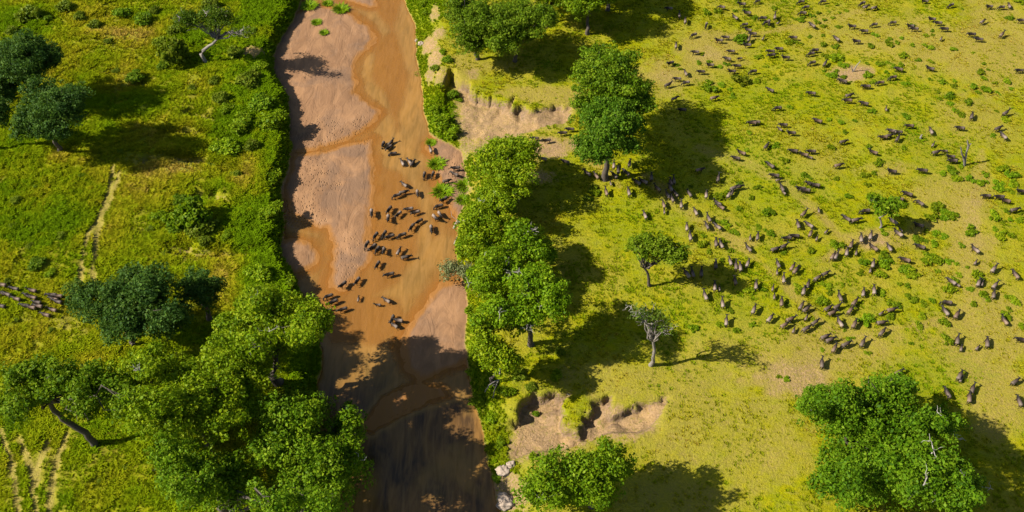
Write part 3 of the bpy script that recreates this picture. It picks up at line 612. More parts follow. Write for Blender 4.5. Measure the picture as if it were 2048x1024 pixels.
    for s in (1, -1):
        b = np.array([h[0]-.10, s*.05, h[2]+.12]); p = [b, b+(.02, s*.12, .02), b+(.03, s*.24, -.01), b+(.02, s*.31, .07), b+(-.02, s*.30, .17), b+(-.04, s*.25, .24)]
        horns.append(mesh('horn', *tube(p, [.045, .042, .036, .028, .018, .006], 6), MHORN, True))
    # mane: upright fringe along the neck and a beard under the throat
    mp = []
    for i in range(3, len(rings)-4):
        a = rings[i] if i >= 5 else None
        if a is None: continue
        t = a[5]; mp.append((a[0]-a[4]*math.sin(t)*.96, 0, a[2]+a[4]*math.cos(t)*.96))
    rad = np.linspace(.05, .06, len(mp)); mv, mf = tube(mp, rad, 6)
    bd = []
    for i in range(6, len(rings)-3):
        a = rings[i]; t = a[5]; bd.append((a[0]+a[4]*math.sin(t), 0, a[2]-a[4]*math.cos(t)-.03))
    bv, bf = tube(bd, [.035]+[.075]*(len(bd)-2)+[.03], 6)
    mane = mesh('mane', *join([(mv, mf), (bv, bf)]), MHAIR, True)
    tail = mesh('tail', *tube([(-.88, 0, 1.13), (-.97, .01, 1.02), (-1.0, .02, .80), (-.99, .03, .58), (-.98, .03, .38)], [.035, .03, .04, .065, .012], 6), MHAIR, True)
    return dict(body=bm_, horns=horns, mane=mane, tail=tail)
POSES = {p: make_beast(p) for p in ('walk', 'graze', 'stand', 'run')}

# (tile origin, [(x, y, heading, flags)]) four units to a pixel; heading: 0 right, 90 away, 180 left; g grazing, s head up, c calf, d dark, p pale, t tan
TILES = [
((1280, 0), [(235,70,180,'d'),(315,125,100,'sd'),(362,170,90,'p'),(530,200,250,'gd'),(430,280,200,'gd'),(288,368,90,'p'),(445,418,180,''),(245,505,200,'d'),(565,522,180,'t'),(492,575,180,'d'),(365,588,120,''),(300,632,180,'d'),(368,662,190,'gp'),
 (222,680,20,'d'),(275,790,20,'d'),(340,880,180,'d'),(590,785,10,'t'),(900,985,180,'t'),(930,978,180,''),(655,58,170,'gt'),(818,35,180,'d'),(940,10,200,'gd'),(860,105,175,''),(762,142,150,'t'),(838,198,190,'g'),(868,242,170,''),(905,272,180,'d'),
 (985,145,180,'gd'),(1010,180,200,'gd'),(872,315,75,'sd'),(985,308,60,'sc'),(862,362,180,''),(635,325,180,''),(688,300,180,'d'),(730,412,180,'d'),(700,472,170,'d'),(800,468,190,'dc'),(780,528,180,'d'),(738,572,180,'d'),(905,572,190,'gd')]),
((1536, 0), [(265,15,190,'gd'),(305,58,190,'g'),(278,105,180,'gt'),(55,135,90,'d'),(80,185,30,'dc'),(8,180,270,'d'),(440,12,190,'gd'),(755,28,200,'gd'),(780,58,20,'d'),(848,65,10,'gd'),(355,205,150,''),(205,302,180,'d'),(548,312,150,'t'),(675,212,180,''),
 (850,198,190,'g'),(772,250,180,''),(1000,182,185,'gd'),(710,332,180,'d'),(375,402,185,'gd'),(345,430,190,'g'),(25,412,180,'d'),(92,392,180,''),(30,442,190,'d'),(145,462,180,'d'),(355,502,195,'g'),(455,510,60,'d'),(600,650,170,''),(788,692,180,''),
 (900,662,185,'tg'),(1000,620,190,'tg'),(20,722,160,''),(350,748,175,''),(645,765,10,''),(640,805,180,'t'),(770,828,170,''),(945,875,105,'c'),(78,865,185,'g'),(400,968,165,'t')]),
((1792, 0), [(232,10,180,'d'),(440,42,200,'gd'),(748,55,185,'d'),(845,58,185,'gd'),(905,50,120,'p'),(1005,165,180,'d'),(690,175,30,'d'),(290,155,180,''),(340,185,180,''),(390,232,180,'d'),(118,210,180,'d'),(150,232,180,'d'),(360,312,60,'dc'),(608,275,180,'d'),
 (665,315,175,''),(845,278,45,'ts'),(990,565,180,'d'),(275,550,170,''),(25,555,170,'t'),(605,932,80,'d'),(875,905,30,'d')]),
((1024, 230), [(185,188,180,'d'),(280,205,190,'d'),(175,240,200,'dc'),(410,145,185,'d'),(468,115,180,'d'),(248,352,175,'p'),(430,375,165,''),(668,360,130,''),(605,470,150,'p'),(675,490,130,'t'),(755,620,110,'t'),(935,620,105,'p'),(940,390,80,''),(815,405,90,'p'),
 (850,450,90,'d'),(820,485,140,'d'),(790,550,110,'tc'),(915,465,140,'d'),(1000,540,150,'p')]),
((1280, 230), [(30,535,160,'p'),(90,500,90,''),(245,540,105,'t'),(270,528,100,''),(140,590,140,'t'),(245,588,120,'p'),(285,632,130,''),(222,645,125,'p'),(258,672,115,''),(395,632,125,''),(530,640,90,'p'),(330,720,95,'p'),(190,720,110,'t'),(195,775,95,'tc'),
 (445,778,120,'p'),(40,805,115,'p'),(375,900,95,'p'),(402,975,100,'p'),(550,830,120,''),(535,890,120,''),(620,895,145,'p'),(622,708,150,''),(645,738,155,'t'),(475,440,10,'t'),(625,510,80,''),(750,585,20,''),(785,578,10,'d'),(712,640,60,'p'),(735,625,60,'d'),
 (770,345,170,'d'),(815,305,165,'t'),(1010,250,50,'d'),(882,985,90,'c'),(940,975,85,'')]),
((1536, 230), [(125,80,180,''),(95,115,150,'tc'),(190,145,180,''),(600,215,10,'d'),(205,288,175,'d'),(290,318,170,'t'),(350,292,180,''),(335,340,165,'tc'),(20,405,150,''),(560,405,10,'t'),(845,300,165,'t'),(925,178,180,'t'),(965,168,10,'d'),(995,130,170,'p'),
 (995,452,175,'d'),(55,485,175,''),(80,522,10,'c'),(340,552,165,''),(380,562,175,''),(265,590,180,'d'),(302,604,180,''),(112,588,120,''),(125,622,140,'tc'),(285,790,45,'ts'),(405,765,105,'pc'),(240,880,110,''),(330,882,150,'p'),(340,950,70,'t'),(465,935,45,'pc'),
 (390,990,70,'c'),(155,985,185,'d'),(215,968,180,'d'),(780,768,185,'g'),(630,830,150,'r'),(700,842,10,'r'),(745,990,95,'p'),(820,970,80,'p'),(1005,855,150,'p')]),
((1792, 230), [(20,138,180,'d'),(12,190,60,'d'),(110,88,180,'t'),(280,132,120,'p'),(515,105,175,''),(815,108,20,'d'),(860,172,140,'p'),(295,240,60,'c'),(318,300,10,'d'),(390,290,180,'c'),(440,335,180,''),(458,367,180,''),(215,445,175,'d'),(95,632,165,'r'),(25,675,180,'t'),
 (190,705,150,'g'),(725,648,180,''),(830,655,180,''),(880,688,170,'t'),(1005,612,180,'d'),(945,760,10,'d'),(185,885,170,'t'),(35,920,130,'pc'),(20,950,150,'p')]),
((1280, 460), [(608,105,95,''),(650,120,120,'p'),(868,150,135,''),(722,255,110,'p'),(768,290,95,''),(802,300,100,'p'),(862,270,70,'p'),(605,280,90,'d'),(375,355,130,'p'),(420,350,110,''),(490,345,90,'d'),(598,455,95,'p'),(635,470,95,'tc'),(760,410,105,'t'),(522,530,115,'p'),
 (660,590,100,'p'),(928,445,90,'p'),(910,640,70,'p'),(690,735,90,'p')]),
((1536, 460), [(55,155,15,''),(120,135,25,''),(80,275,115,''),(72,340,95,'pc'),(125,395,95,'p'),(195,300,60,'t'),(220,325,55,'t'),(395,385,30,'r'),(455,352,25,'r'),(318,440,75,''),(285,490,80,'p'),(38,470,80,'c'),(50,535,90,'pc'),(108,580,90,'t'),(665,120,70,'t'),(630,180,85,'p'),
 (705,185,80,'c'),(518,212,60,'t'),(545,210,65,'p'),(845,145,150,'t'),(970,145,125,'p'),(840,275,80,'p'),(818,325,80,'pc'),(762,505,85,'p'),(848,485,95,'p'),(265,610,60,''),(305,635,35,''),(305,705,65,'c'),(178,715,20,'t'),(130,762,30,'t'),(205,805,70,'pc'),(15,710,50,'p'),
 (305,790,30,'r'),(375,740,35,'r'),(575,540,115,'s'),(550,615,30,''),(478,628,30,''),(512,665,20,'t'),(692,580,50,'t'),(658,645,50,'tr'),(575,745,125,'sp'),(690,755,65,'t'),(905,668,35,'c'),(985,640,10,'t'),(905,742,5,''),(912,820,50,'r'),(755,905,65,''),(455,855,20,'r'),
 (495,880,20,'r'),(530,950,65,'t'),(622,915,25,'r'),(430,1070,92,'s')]),
((1792, 460), [(195,135,165,''),(75,240,165,'t'),(635,160,145,'p'),(635,262,60,'pc'),(780,315,55,'p'),(955,362,130,'t'),(445,415,150,'p'),(490,440,150,'tc'),(660,425,70,'p'),(688,432,80,'tc'),(790,445,50,'p'),(780,520,85,''),(408,580,175,'g'),(395,655,130,'p'),(485,680,60,'t'),
 (868,730,130,'t'),(490,885,85,'s'),(520,950,80,'c'),(650,945,50,'tc'),(728,905,95,''),(1010,880,170,'d')]),
((1792, 660), [(20,340,30,'t'),(508,368,65,''),(518,398,65,'tc'),(610,475,75,'s'),(585,545,90,'t'),(410,510,120,'d'),(950,415,35,''),(985,575,115,'')]),
((720, 250), [(185,155,250,'dg'),(245,145,40,'d'),(235,180,220,''),(265,230,190,'dg'),(340,305,120,'p'),(395,295,130,'p'),(420,310,50,'d'),(515,400,260,'dg'),(583,395,250,'dg'),(355,480,145,'p'),(295,565,200,'g'),(345,540,10,''),(460,545,275,'p'),(92,700,270,'p'),(235,675,235,'d'),
 (225,745,265,'p'),(310,712,225,'p'),(395,672,190,'p'),(450,700,200,'p'),(600,740,310,'p'),(640,715,300,'p'),(475,770,215,'d'),(415,815,235,'d'),(570,830,275,'p'),(125,885,235,'dg'),(195,870,240,'dg'),(245,890,200,''),(338,880,200,'dg'),(55,955,240,'dg'),(105,975,220,''),
 (140,995,235,'dg'),(190,1005,260,''),(770,345,185,'d'),(760,395,160,''),(690,450,10,'d'),(632,650,195,'dg'),(675,595,215,'d'),(565,200,110,'p')]),
((600, 440), [(790,255,60,'p'),(845,300,10,'d'),(622,355,240,'d'),(720,435,195,'d'),(345,515,225,'d'),(460,485,235,''),(230,610,200,'dg'),(268,655,205,'d'),(468,635,80,'c'),(695,645,150,'p'),(625,680,180,'dc'),(740,790,250,'d'),(790,805,175,'p'),(755,845,150,'p'),(130,715,160,'pc'),
 (235,720,200,'c'),(345,715,200,'d')]),
((0, 500), [(120,310,170,''),(20,280,170,'p'),(262,325,170,'p'),(60,355,160,''),(20,345,165,'d'),(135,392,165,'p'),(225,365,160,'d'),(265,380,165,'t'),(300,420,170,'d'),(255,460,170,'p'),(205,446,170,'d'),(470,370,180,'p'),(435,395,165,'p'),(420,362,180,'d'),(425,480,165,'p'),
 (370,520,165,'p'),(310,450,170,'t'),(465,415,165,'d'),(10,450,170,'d')]),
]
LAND = [('the tall dark gully tree', 1212, 345), ('the top grove', 1180, 60), ('the small leaning tree', 1300, 560), ('the half bare grey tree', 1302, 725), ('the forked bare trunk', 1929, 325), ('the two bare sticks', 1708, 142), ('the huge round tree', 1770, 860),
        ('the low thorn tree', 1762, 450), ('the beach tussock', 885, 385), ('the pointed sandbar', 850, 660), ('the midstream sandbar', 690, 430), ('the shaded bank trees', 590, 640), ('the short grey stump', 1842, 274), ('the upper gully', 1085, 250), ('the bare soil patch', 1578, 757),
        ('the dark file tree', 165, 620), ('the top edge bush', 1477, 3), ('the top right corner', 2040, 10), ('the grey upper plain bush', 1478, 163), ('the shrub row', 1985, 355), ('the shrub cluster', 1885, 425), ('the dense shade patch', 1345, 300), ('the right edge shrubs', 2010, 470),
        ('the broad plain shrub', 1868, 522), ('the lone soil shrub', 1574, 757), ('the top stick shrubs', 1675, 118), ('the small twin shrubs', 1655, 575), ('the tall leafy shrub', 1445, 392), ('the upper bare patch', 1410, 100), ('the open herd centre', 1690, 600), ('the middle plain', 1590, 300)]
ORD = ['', 'nearest', 'second nearest', 'third nearest', 'fourth nearest', 'fifth nearest', 'sixth nearest', 'seventh nearest', 'eighth nearest', 'ninth nearest', 'tenth nearest', 'eleventh nearest', 'twelfth nearest', 'thirteenth nearest', 'fourteenth nearest', 'fifteenth nearest', 'sixteenth nearest', 'seventeenth nearest', 'eighteenth nearest']
SIDES = ['right of', 'upper right of', 'above', 'upper left of', 'left of', 'lower left of', 'below', 'lower right of']
_cnt = {}
def where(items, what):
    """items: [(px, py)] -> a phrase for each that no other one of this kind shares"""
    rows = []
    for i, (x, y) in enumerate(items):
        d, k = min((math.hypot(x-l[1], (y-l[2])*1.2), j) for j, l in enumerate(LAND) if math.hypot(x-l[1], y-l[2]) > 6)
        dx, dy = x-LAND[k][1], y-LAND[k][2]
        side = SIDES[int(round(math.atan2(-dy, dx)/(math.pi/4))) % 8]
        rows.append((k, side, d, i))
    out = [None]*len(items); n = {}
    for k, side, d, i in sorted(rows, key=lambda r: r[2]):
        c = n[(k, side)] = n.get((k, side), 0)+1
        out[i] = f"{ORD[min(c, 18)]} {side} {LAND[k][0]}"
    return out
herd = []
for (ox, oy), lst in TILES:
    for (zx, zy, a, fl) in lst: herd.append((ox+zx/4, oy+zy/4, a, fl.replace('p', 't') if ox == 0 else fl))
river_px = lambda x, y: 570 < x < 935 and y < 700
PHR = where([(h[0], h[1]) for h in herd], 'wildebeest')
rows = []
for (x, y, a, fl), ph in zip(herd, PHR):
    sc = (.66 if 'c' in fl else 1.0)*random.uniform(.97, 1.08)
    X, Y, Z = place(x, y, .8*sc)
    x1, y1 = G(x+6*math.cos(R(a)), y-6*math.sin(R(a)), Z+.8*sc); rz = math.atan2(float(y1)-Y, float(x1)-X)
    rows.append((ppm(X, Y, Z)*sc, X, Y, Z, rz, sc, a, fl, ph, river_px(x, y)))
rows.sort(key=lambda r: -r[0])
COATS = {'d': (.42, .40, .39), 'p': (1.0, .98, .98), 't': (.80, .68, .58), '': (.58, .55, .53)}
FACE = {0: 'facing right', 1: 'walking away', 2: 'facing left', 3: 'facing the camera'}
def new(o, parent):
    COL.objects.link(o); o.parent = parent; return o
far_parts = []
for i, (_, X, Y, Z, rz, sc, a, fl, ph, riv) in enumerate(rows):
    pose = 'graze' if 'g' in fl else 'stand' if 's' in fl else 'run' if 'r' in fl else ('walk' if random.random() < .75 else 'stand')
    tone = 'd' if 'd' in fl else 'p' if 'p' in fl else 't' if 't' in fl else ''
    c = COATS[tone]; j = random.uniform(.85, 1.15); c = (c[0]*j, c[1]*j, c[2]*j, 1)
    sink = .0
    if i >= 300:
        far_parts.append((POSES[pose], X, Y, Z-sink, rz, sc)); continue
    root = bpy.data.objects.new('wildebeest', None); COL.objects.link(root); root.location = (X, Y, Z-.02); root.rotation_euler = (0, 0, rz); root.scale = (sc*.93, sc*1.12, sc*1.0)
    col_w = {'d': 'dark', 'p': 'pale backed', 't': 'tan', '': 'brown'}[tone]
    act = 'wading' if riv and X < -12 and pose != 'graze' else 'grazing' if pose == 'graze' and not riv else 'drinking' if pose == 'graze' else 'running' if pose == 'run' else FACE[int(((a+45) % 360)//90)]
    tag(root, f"{col_w} wildebeest {'calf ' if 'c' in fl else ''}{act}, {ph}", 'wildebeest', 'wildebeest crossing and grazing in the herd')
    D = POSES[pose]
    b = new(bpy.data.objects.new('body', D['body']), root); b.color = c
    for h in D['horns']: new(bpy.data.objects.new('horn', h), root)
    new(bpy.data.objects.new('mane', D['mane']), root); new(bpy.data.objects.new('tail', D['tail']), root)
Vs, Fs, Cs, o_ = [], [], [], 0
for D, X, Y, Z, rz, sc in far_parts:
    for part in (D['body'], D['mane'], *D['horns'], D['tail']):
        n = len(part.vertices); co = np.zeros(n*3, np.float32); part.vertices.foreach_get('co', co); co = co.reshape(-1, 3)*sc*np.array([.93, 1.12, 1.0])
        r = np.array([[math.cos(rz), -math.sin(rz), 0], [math.sin(rz), math.cos(rz), 0], [0, 0, 1]]); Vs.append(co@r.T+np.array([X, Y, Z]))
        part.calc_loop_triangles(); t = np.zeros(len(part.loop_triangles)*3, np.int32); part.loop_triangles.foreach_get('vertices', t); Fs.append(t.reshape(-1, 3)+o_); o_ += n
        ca = np.zeros(n, np.float32)
        if part is D['body']: part.attributes['coat'].data.foreach_get('value', ca)
        Cs.append(ca)
if far_parts:
    fm = mesh('far_herd', np.concatenate(Vs), np.concatenate(Fs), MC, True); fattr(fm, 'coat', np.concatenate(Cs)); fo = link('far_herd', fm); fo.color = (.75, .72, .7, 1)
    tag(fo, 'far part of the dark wildebeest herd spread over the upper plain', 'wildebeest', kind='stuff')

# ------------------------------------------------------------------ shrubs
def shrub_mesh(seed, mat, flat=.75, n=6, leaf=.16, dens=60, big=False):
    rng = np.random.default_rng(seed); lobes = []
    for _ in range(n):
        q = rng.uniform(0, 6.28); d = rng.uniform(0, .6) if big else rng.uniform(.05, .8); r = rng.uniform(.32, .5) if big else rng.uniform(.20, .42); lobes.append((d*math.cos(q), d*math.sin(q), rng.uniform(.25, .5)*flat, r))
    C, Nn, Sz, Rn = clump_cloud(lobes, rng, dens*2.2, leaf, cl=(.16, .30), up=.3)
    C[:, 2] = np.maximum(C[:, 2], .02)
    v, f = leaf_quads(C, Nn, Sz, rng); me = mesh('shrub', v, f, mat); fattr(me, 'rnd', Rn, 'FACE'); return me
SHR = [shrub_mesh(50+i, ML['lime'], flat=f, n=k) for i, (f, k) in enumerate(((.7, 7), (.6, 9), (.8, 6), (.55, 10), (.9, 8), (.7, 5), (.6, 8)))]
SHB = [shrub_mesh(70+i, ML[m], flat=1.1, n=8, leaf=.10, dens=110, big=True) for i, m in enumerate(('mid', 'olive', 'lime', 'dark'))]
ST = {
(1280, 0): [(545,655,30),(650,675,35),(725,710,25),(540,715,60),(745,765,30),(500,425,25),(550,483,22),(480,500,22),(295,515,25),(325,545,18),(630,527,28),(785,310,60),(690,505,30),(955,447,40),(940,645,30),(1010,525,25),(615,90,40),(765,80,25),(915,145,30),(790,10,35),(850,80,25),(525,95,35)],
(1536, 0): [(50,55,25),(400,97,25),(345,115,28),(272,150,35),(210,143,18),(385,172,26),(438,203,26),(455,153,20),(560,207,26),(550,35,20),(478,43,14),(490,87,14),(572,97,16),(630,76,22),(520,135,20),(335,285,25),(445,282,22),(180,338,45),(272,345,20),(440,352,32),(540,365,35),(850,275,30),(830,368,35),(970,308,25),
 (978,352,32),(460,450,35),(535,450,50),(590,478,30),(600,527,35),(550,567,25),(520,610,40),(600,610,28),(450,560,20),(655,655,20),(900,505,32),(970,500,28),(798,503,20),(810,600,48),(840,650,30),(950,573,28),(1010,525,25),(65,630,25),(180,848,25),(830,890,30),(580,975,25),(690,960,22),(495,950,25)],
(1792, 0): [(290,240,20),(293,270,20),(235,277,28),(45,300,22),(15,340,22),(135,355,28),(265,370,38),(130,195,25),(465,392,32),(60,435,38),(180,475,22),(270,480,22),(300,498,20),(45,515,30),(20,545,25),(620,418,16),(705,507,18),(740,548,16),(680,580,32),(707,622,25),(790,662,22),(890,650,38),(930,705,24),(625,695,34),(655,730,28),
 (730,718,40),(817,737,20),(550,718,14),(75,672,28),(275,627,20),(372,648,34),(458,680,34),(465,640,22),(335,730,22),(445,773,40),(355,790,28),(297,825,18),(440,827,25),(585,810,42),(475,872,30),(525,905,38),(90,930,34),(812,884,18),(938,857,14),(870,955,48),(350,102,12),(175,88,15),(535,65,15),(900,140,35),(985,12,40)],
(1024, 230): [(655,610,60),(630,670,25),(840,755,16)],
(1280, 230): [(640,660,55),(680,620,40),(860,270,25),(940,580,35),(900,660,28),(790,740,30),(960,890,25),(1000,770,45),(700,870,40),(650,850,35),(750,930,30),(500,960,30),(410,570,20),(880,140,25),(1010,915,20),(800,540,30)],
(1536, 230): [(50,240,40),(120,360,32),(305,485,45),(25,780,45),(650,645,32),(570,675,20),(770,475,40),(840,460,30),(790,555,28),(885,370,45),(580,55,25),(615,135,25),(510,255,30),(815,250,30),(850,640,55),(930,935,35),(205,540,30),(555,505,22),(30,945,28)],
(1792, 230): [(785,165,30),(60,260,30),(375,463,30),(455,450,50),(490,510,42),(520,395,30),(600,505,45),(690,540,50),(715,475,35),(810,555,60),(850,440,55),(930,475,50),(950,545,50),(925,600,32),(625,375,22),(320,720,60),(275,815,58),(390,790,60),(445,820,55),(590,930,58),(385,965,34),(310,935,35),(250,930,25),(775,800,50),
 (865,853,26),(920,838,26),(1000,770,32),(1000,845,35),(800,905,30),(850,960,50),(925,955,35),(900,765,28),(70,715,40)],
(1280, 460): [(490,110,45),(725,165,25),(545,170,25),(420,785,45),(640,745,35),(765,790,30),(905,745,30),(870,490,40),(990,470,30),(720,645,40),(680,90,30),(650,235,25),(760,20,40)],
(1536, 460): [(30,25,35),(135,185,30),(230,450,38),(240,490,32),(470,435,45),(495,488,35),(600,430,22),(735,340,32),(770,268,45),(905,360,50),(945,270,55),(940,210,55),(905,500,42),(430,560,55),(155,590,22),(360,710,26),(790,735,60),(985,590,45),(990,690,40),(660,865,30),(440,950,22),(795,975,30),(620,795,18),(545,110,55),(355,165,40)],
(1792, 460): [(190,75,48),(520,118,32),(320,110,38),(295,245,80),(335,330,32),(430,248,38),(490,262,26),(570,290,22),(500,350,28),(675,368,60),(440,475,60),(605,470,30),(470,395,30),(710,525,45),(630,590,32),(890,525,28),(955,570,45),(915,635,30),(880,690,45),(1010,775,34),(60,310,60),(120,350,60),(35,425,26),(85,440,30),(130,543,45),
 (230,583,40),(295,557,32),(220,685,32),(15,600,32),(390,745,55),(200,765,35),(400,875,45),(130,897,20)],
(1536, 600): [(100,605,16),(145,630,30),(80,610,20)],
}
shr = [(ox+x/4, oy+y/4, r_/4) for (ox, oy), l in ST.items() for (x, y, r_) in l]
shr.append((1478, 163, 17)); shr[-1] = (1478, 163, 17)
for (px, py, rp), ph in zip(shr, where([(s[0], s[1]) for s in shr], 'shrub')):
    X, Y, Z = place(px, py, .3); r = rp/ppm(X, Y, Z)*1.08
    o = link('shrub', random.choice(SHR), loc=(X, Y, Z-.03)); o.scale = (r*random.uniform(.9, 1.3), r*random.uniform(.8, 1.2), r*random.uniform(.6, .95)); o.rotation_euler = (0, 0, random.uniform(0, 6.28))
    k = random.uniform(.68, 1.12); o.color = (k*random.uniform(.85, 1.15), k, k, 1)
    if (px, py) == (1478, 163): o.color = (.75, .62, 1.4, 1)
    tag(o, f"{'small' if r < .75 else 'medium' if r < 1.2 else 'large'} green shrub on the plain, {ph}", 'shrub', 'green shrubs dotted over the plain')
BANK = [(378, 436, 48, 0), (395, 450, 34, 1), (352, 448, 26, 0), (357, 398, 20, 0), (330, 432, 20, 2), (265, 152, 26, 0), (282, 36, 26, 0), (245, 22, 22, 0), (60, 28, 30, 1), (345, 112, 40, 1), (320, 84, 20, 1), (500, 155, 30, 1), (455, 292, 32, 2), (480, 245, 30, 2), (520, 205, 34, 0), (540, 240, 34, 2), (440, 195, 22, 1), 
        (545, 352, 24, 2), (538, 420, 26, 2), (520, 545, 28, 2), (575, 565, 22, 2), (70, 525, 22, 0), (140, 570, 18, 1), (98, 545, 14, 2), (190, 50, 16, 1), (130, 12, 20, 1), (420, 8, 22, 1), (325, 130, 16, 0), 
        (905, 185, 18, 0), (893, 118, 14, 0), (885, 102, 10, 2), (870, 135, 12, 1), (918, 198, 9, 2), (882, 240, 26, 2), (902, 262, 22, 2), (868, 220, 16, 2), (852, 25, 10, 2), (846, 5, 12, 2), (956, 690, 18, 2), (1112, 750, 17, 2), (960, 800, 20, 2), (982, 835, 18, 2), (1072, 825, 11, 0), (1000, 885, 14, 2), (1066, 912, 12, 2),
        (992, 955, 13, 0), (1120, 700, 14, 1), (1040, 745, 18, 1), (1060, 770, 14, 1), (1010, 780, 18, 2), (945, 745, 14, 2), (980, 60, 14, 0), (1150, 175, 12, 0), (30, 400, 14, 1), (120, 470, 14, 1), (60, 490, 12, 1), (940, 620, 16, 2), (1175, 395, 12, 1),
        (20, 60, 16, 1), (95, 35, 14, 0), (160, 30, 16, 1), (215, 80, 11, 1), (310, 20, 15, 1), (350, 60, 18, 1), (470, 100, 20, 1), (505, 60, 12, 2), (430, 160, 15, 1), (385, 175, 11, 1), (290, 215, 10, 1), (230, 140, 10, 1), (455, 215, 18, 2), (500, 290, 20, 1), (420, 330, 12, 1),
        (470, 350, 16, 1), (310, 430, 16, 2), (300, 455, 10, 1), (160, 350, 9, 2), (70, 370, 10, 2), (140, 410, 9, 1), (25, 450, 10, 2), (240, 300, 9, 1), (410, 480, 16, 1), (450, 470, 14, 2), (330, 505, 10, 1), (15, 560, 10, 1), (100, 660, 10, 1), (30, 640, 9, 1), (250, 930, 9, 1), (200, 960, 8, 1), (520, 130, 18, 2), (550, 250, 18, 2)]
LANDL = [('the leaning pale trunk tree', 412, 118), ('the bluish shade tree', 118, 295), ('the upper sandbar', 575, 170), ('the midstream sandbar', 565, 380), ('the dark file tree', 200, 560), ('the top left corner', 5, 5), ('the top grove', 960, 105), ('the upper gully', 950, 200), ('the pale branched tree', 1062, 690),
         ('the lower gully', 1060, 800), ('the shaded water', 985, 850), ('the wheel ruts', 215, 420), ('the bank bend', 560, 520)]
_L, LAND = LAND, LANDL
for (px, py, rp, mi), ph in zip(BANK, where([(b[0], b[1]) for b in BANK], 'bush')):
    X, Y, Z = place(px, py, rp/20); r = rp/ppm(X, Y, Z)*1.05
    o = link('bush', SHB[mi], loc=(X, Y, Z-.1)); o.scale = (r, r*random.uniform(.85, 1.1), r*(random.uniform(.7, 1.0) if rp < 40 else 1.35)); o.rotation_euler = (0, 0, random.uniform(0, 6.28)); k = random.uniform(.9, 1.25); o.color = (k, k, k, 1)
    tag(o, f"{['dark green', 'olive', 'bright green', 'dark'][mi]} bush near the river, {ph}", 'bush', 'bushes along the river banks')
LAND = _L

# ------------------------------------------------------------------ grass: tussocks by the water, then the grass nobody could count
def tuft_mesh(name, seed, n, ln, wd, lean, rad, segs=2):
    rng = np.random.default_rng(seed); V, F, Rn = [], [], []
    for _ in range(n):
        q = rng.uniform(0, 6.28); d = rad*math.sqrt(rng.uniform(0, 1)); b = np.array([d*math.cos(q), d*math.sin(q), 0]); h = ln*rng.uniform(.6, 1.15); o = np.array([math.cos(q), math.sin(q), 0])*lean*(d/rad+.3)+np.append(rng.normal(size=2)*.25, 0)
        s = np.array([-math.sin(q), math.cos(q), 0])*wd*rng.uniform(.7, 1.3); k = len(V)
        m1 = b+o*h*.35+np.array([0, 0, h*.7]); m2 = b+o*h*1.0+np.array([0, 0, h*.82])
        V += [b-s, b+s, m1+s*.9, m1-s*.9, m2+s*.2, m2-s*.2]; F += [(k, k+1, k+2, k+3), (k+3, k+2, k+4, k+5)]; v = rng.uniform(0, 1); Rn += [v, v]
    me = mesh(name, V, F, None); fattr(me, 'rnd', Rn, 'FACE'); return me
MTU = m_leaf('tussock_grass', [(.10, .19, .003), (.15, .25, .004), (.21, .29, .006)], False, .3)
TUS = tuft_mesh('tussock', 5, 420, .55, .05, .8, .8); TUS.materials.append(MTU)
TL = [((885, 385), 17, 'round bright green tussock at the edge of the beach'), ((874, 330), 15, 'long grassy tussock at the upper edge of the beach'), ((930, 374), 16, 'grassy tussock on the beach beside the riverside trees'), ((925, 401), 12, 'small grassy tussock lowest on the beach'),
      ((862, 286), 9, 'little tussock in the water above the beach'), ((682, 20), 14, 'green tussock on the top of the upper sandbar'), ((633, 46), 9, 'small tussock in the middle of the upper sandbar'), ((648, 66), 8, 'small tussock with a sand tail on the upper sandbar'), ((618, 14), 14, 'wide tussock where the upper sandbar meets the bank'),
      ((815, 60), 7, 'tiny tussock standing in the open upper river'), ((838, 149), 7, 'tiny tussock in the water under the upper bank'), ((655, 8), 9, 'tussock between the top of the upper sandbar and the bank')]
for (p, rp, lb) in TL:
    X, Y, Z = place(*p); r = rp/ppm(X, Y, Z)*1.05; o = link('tussock', TUS, loc=(X, Y, Z-.08)); o.scale = (r, r*1.0, r*.85); o.rotation_euler = (0, 0, random.uniform(0, 6)); tag(o, lb, 'grass tussock', 'green tussocks in the river')
protos = bpy.data.collections.new('grass_kinds')
for i, a in enumerate(((24, .42, .05, .55, .28), (30, .55, .055, .7, .38), (20, .36, .07, .9, .35), (36, .62, .05, .5, .34))):
    me = tuft_mesh('tuft', 90+i, *a); me.materials.append(MT); protos.objects.link(bpy.data.objects.new(f'grass_kind_{"abcd"[i]}', me))
for i in range(2):
    rng = np.random.default_rng(120+i); lobes = [(rng.uniform(-.3, .3), rng.uniform(-.3, .3), .25, rng.uniform(.22, .34)) for _ in range(4)]
    C, Nn, Sz, Rn = clump_cloud(lobes, rng, 120, .13, cl=(.14, .24), up=.4); v, f = leaf_quads(C, Nn, Sz, rng); me = mesh('herb', v, f, MT); fattr(me, 'rnd', Rn, 'FACE')
    protos.objects.link(bpy.data.objects.new(f'herb_kind_{"ab"[i]}', me))
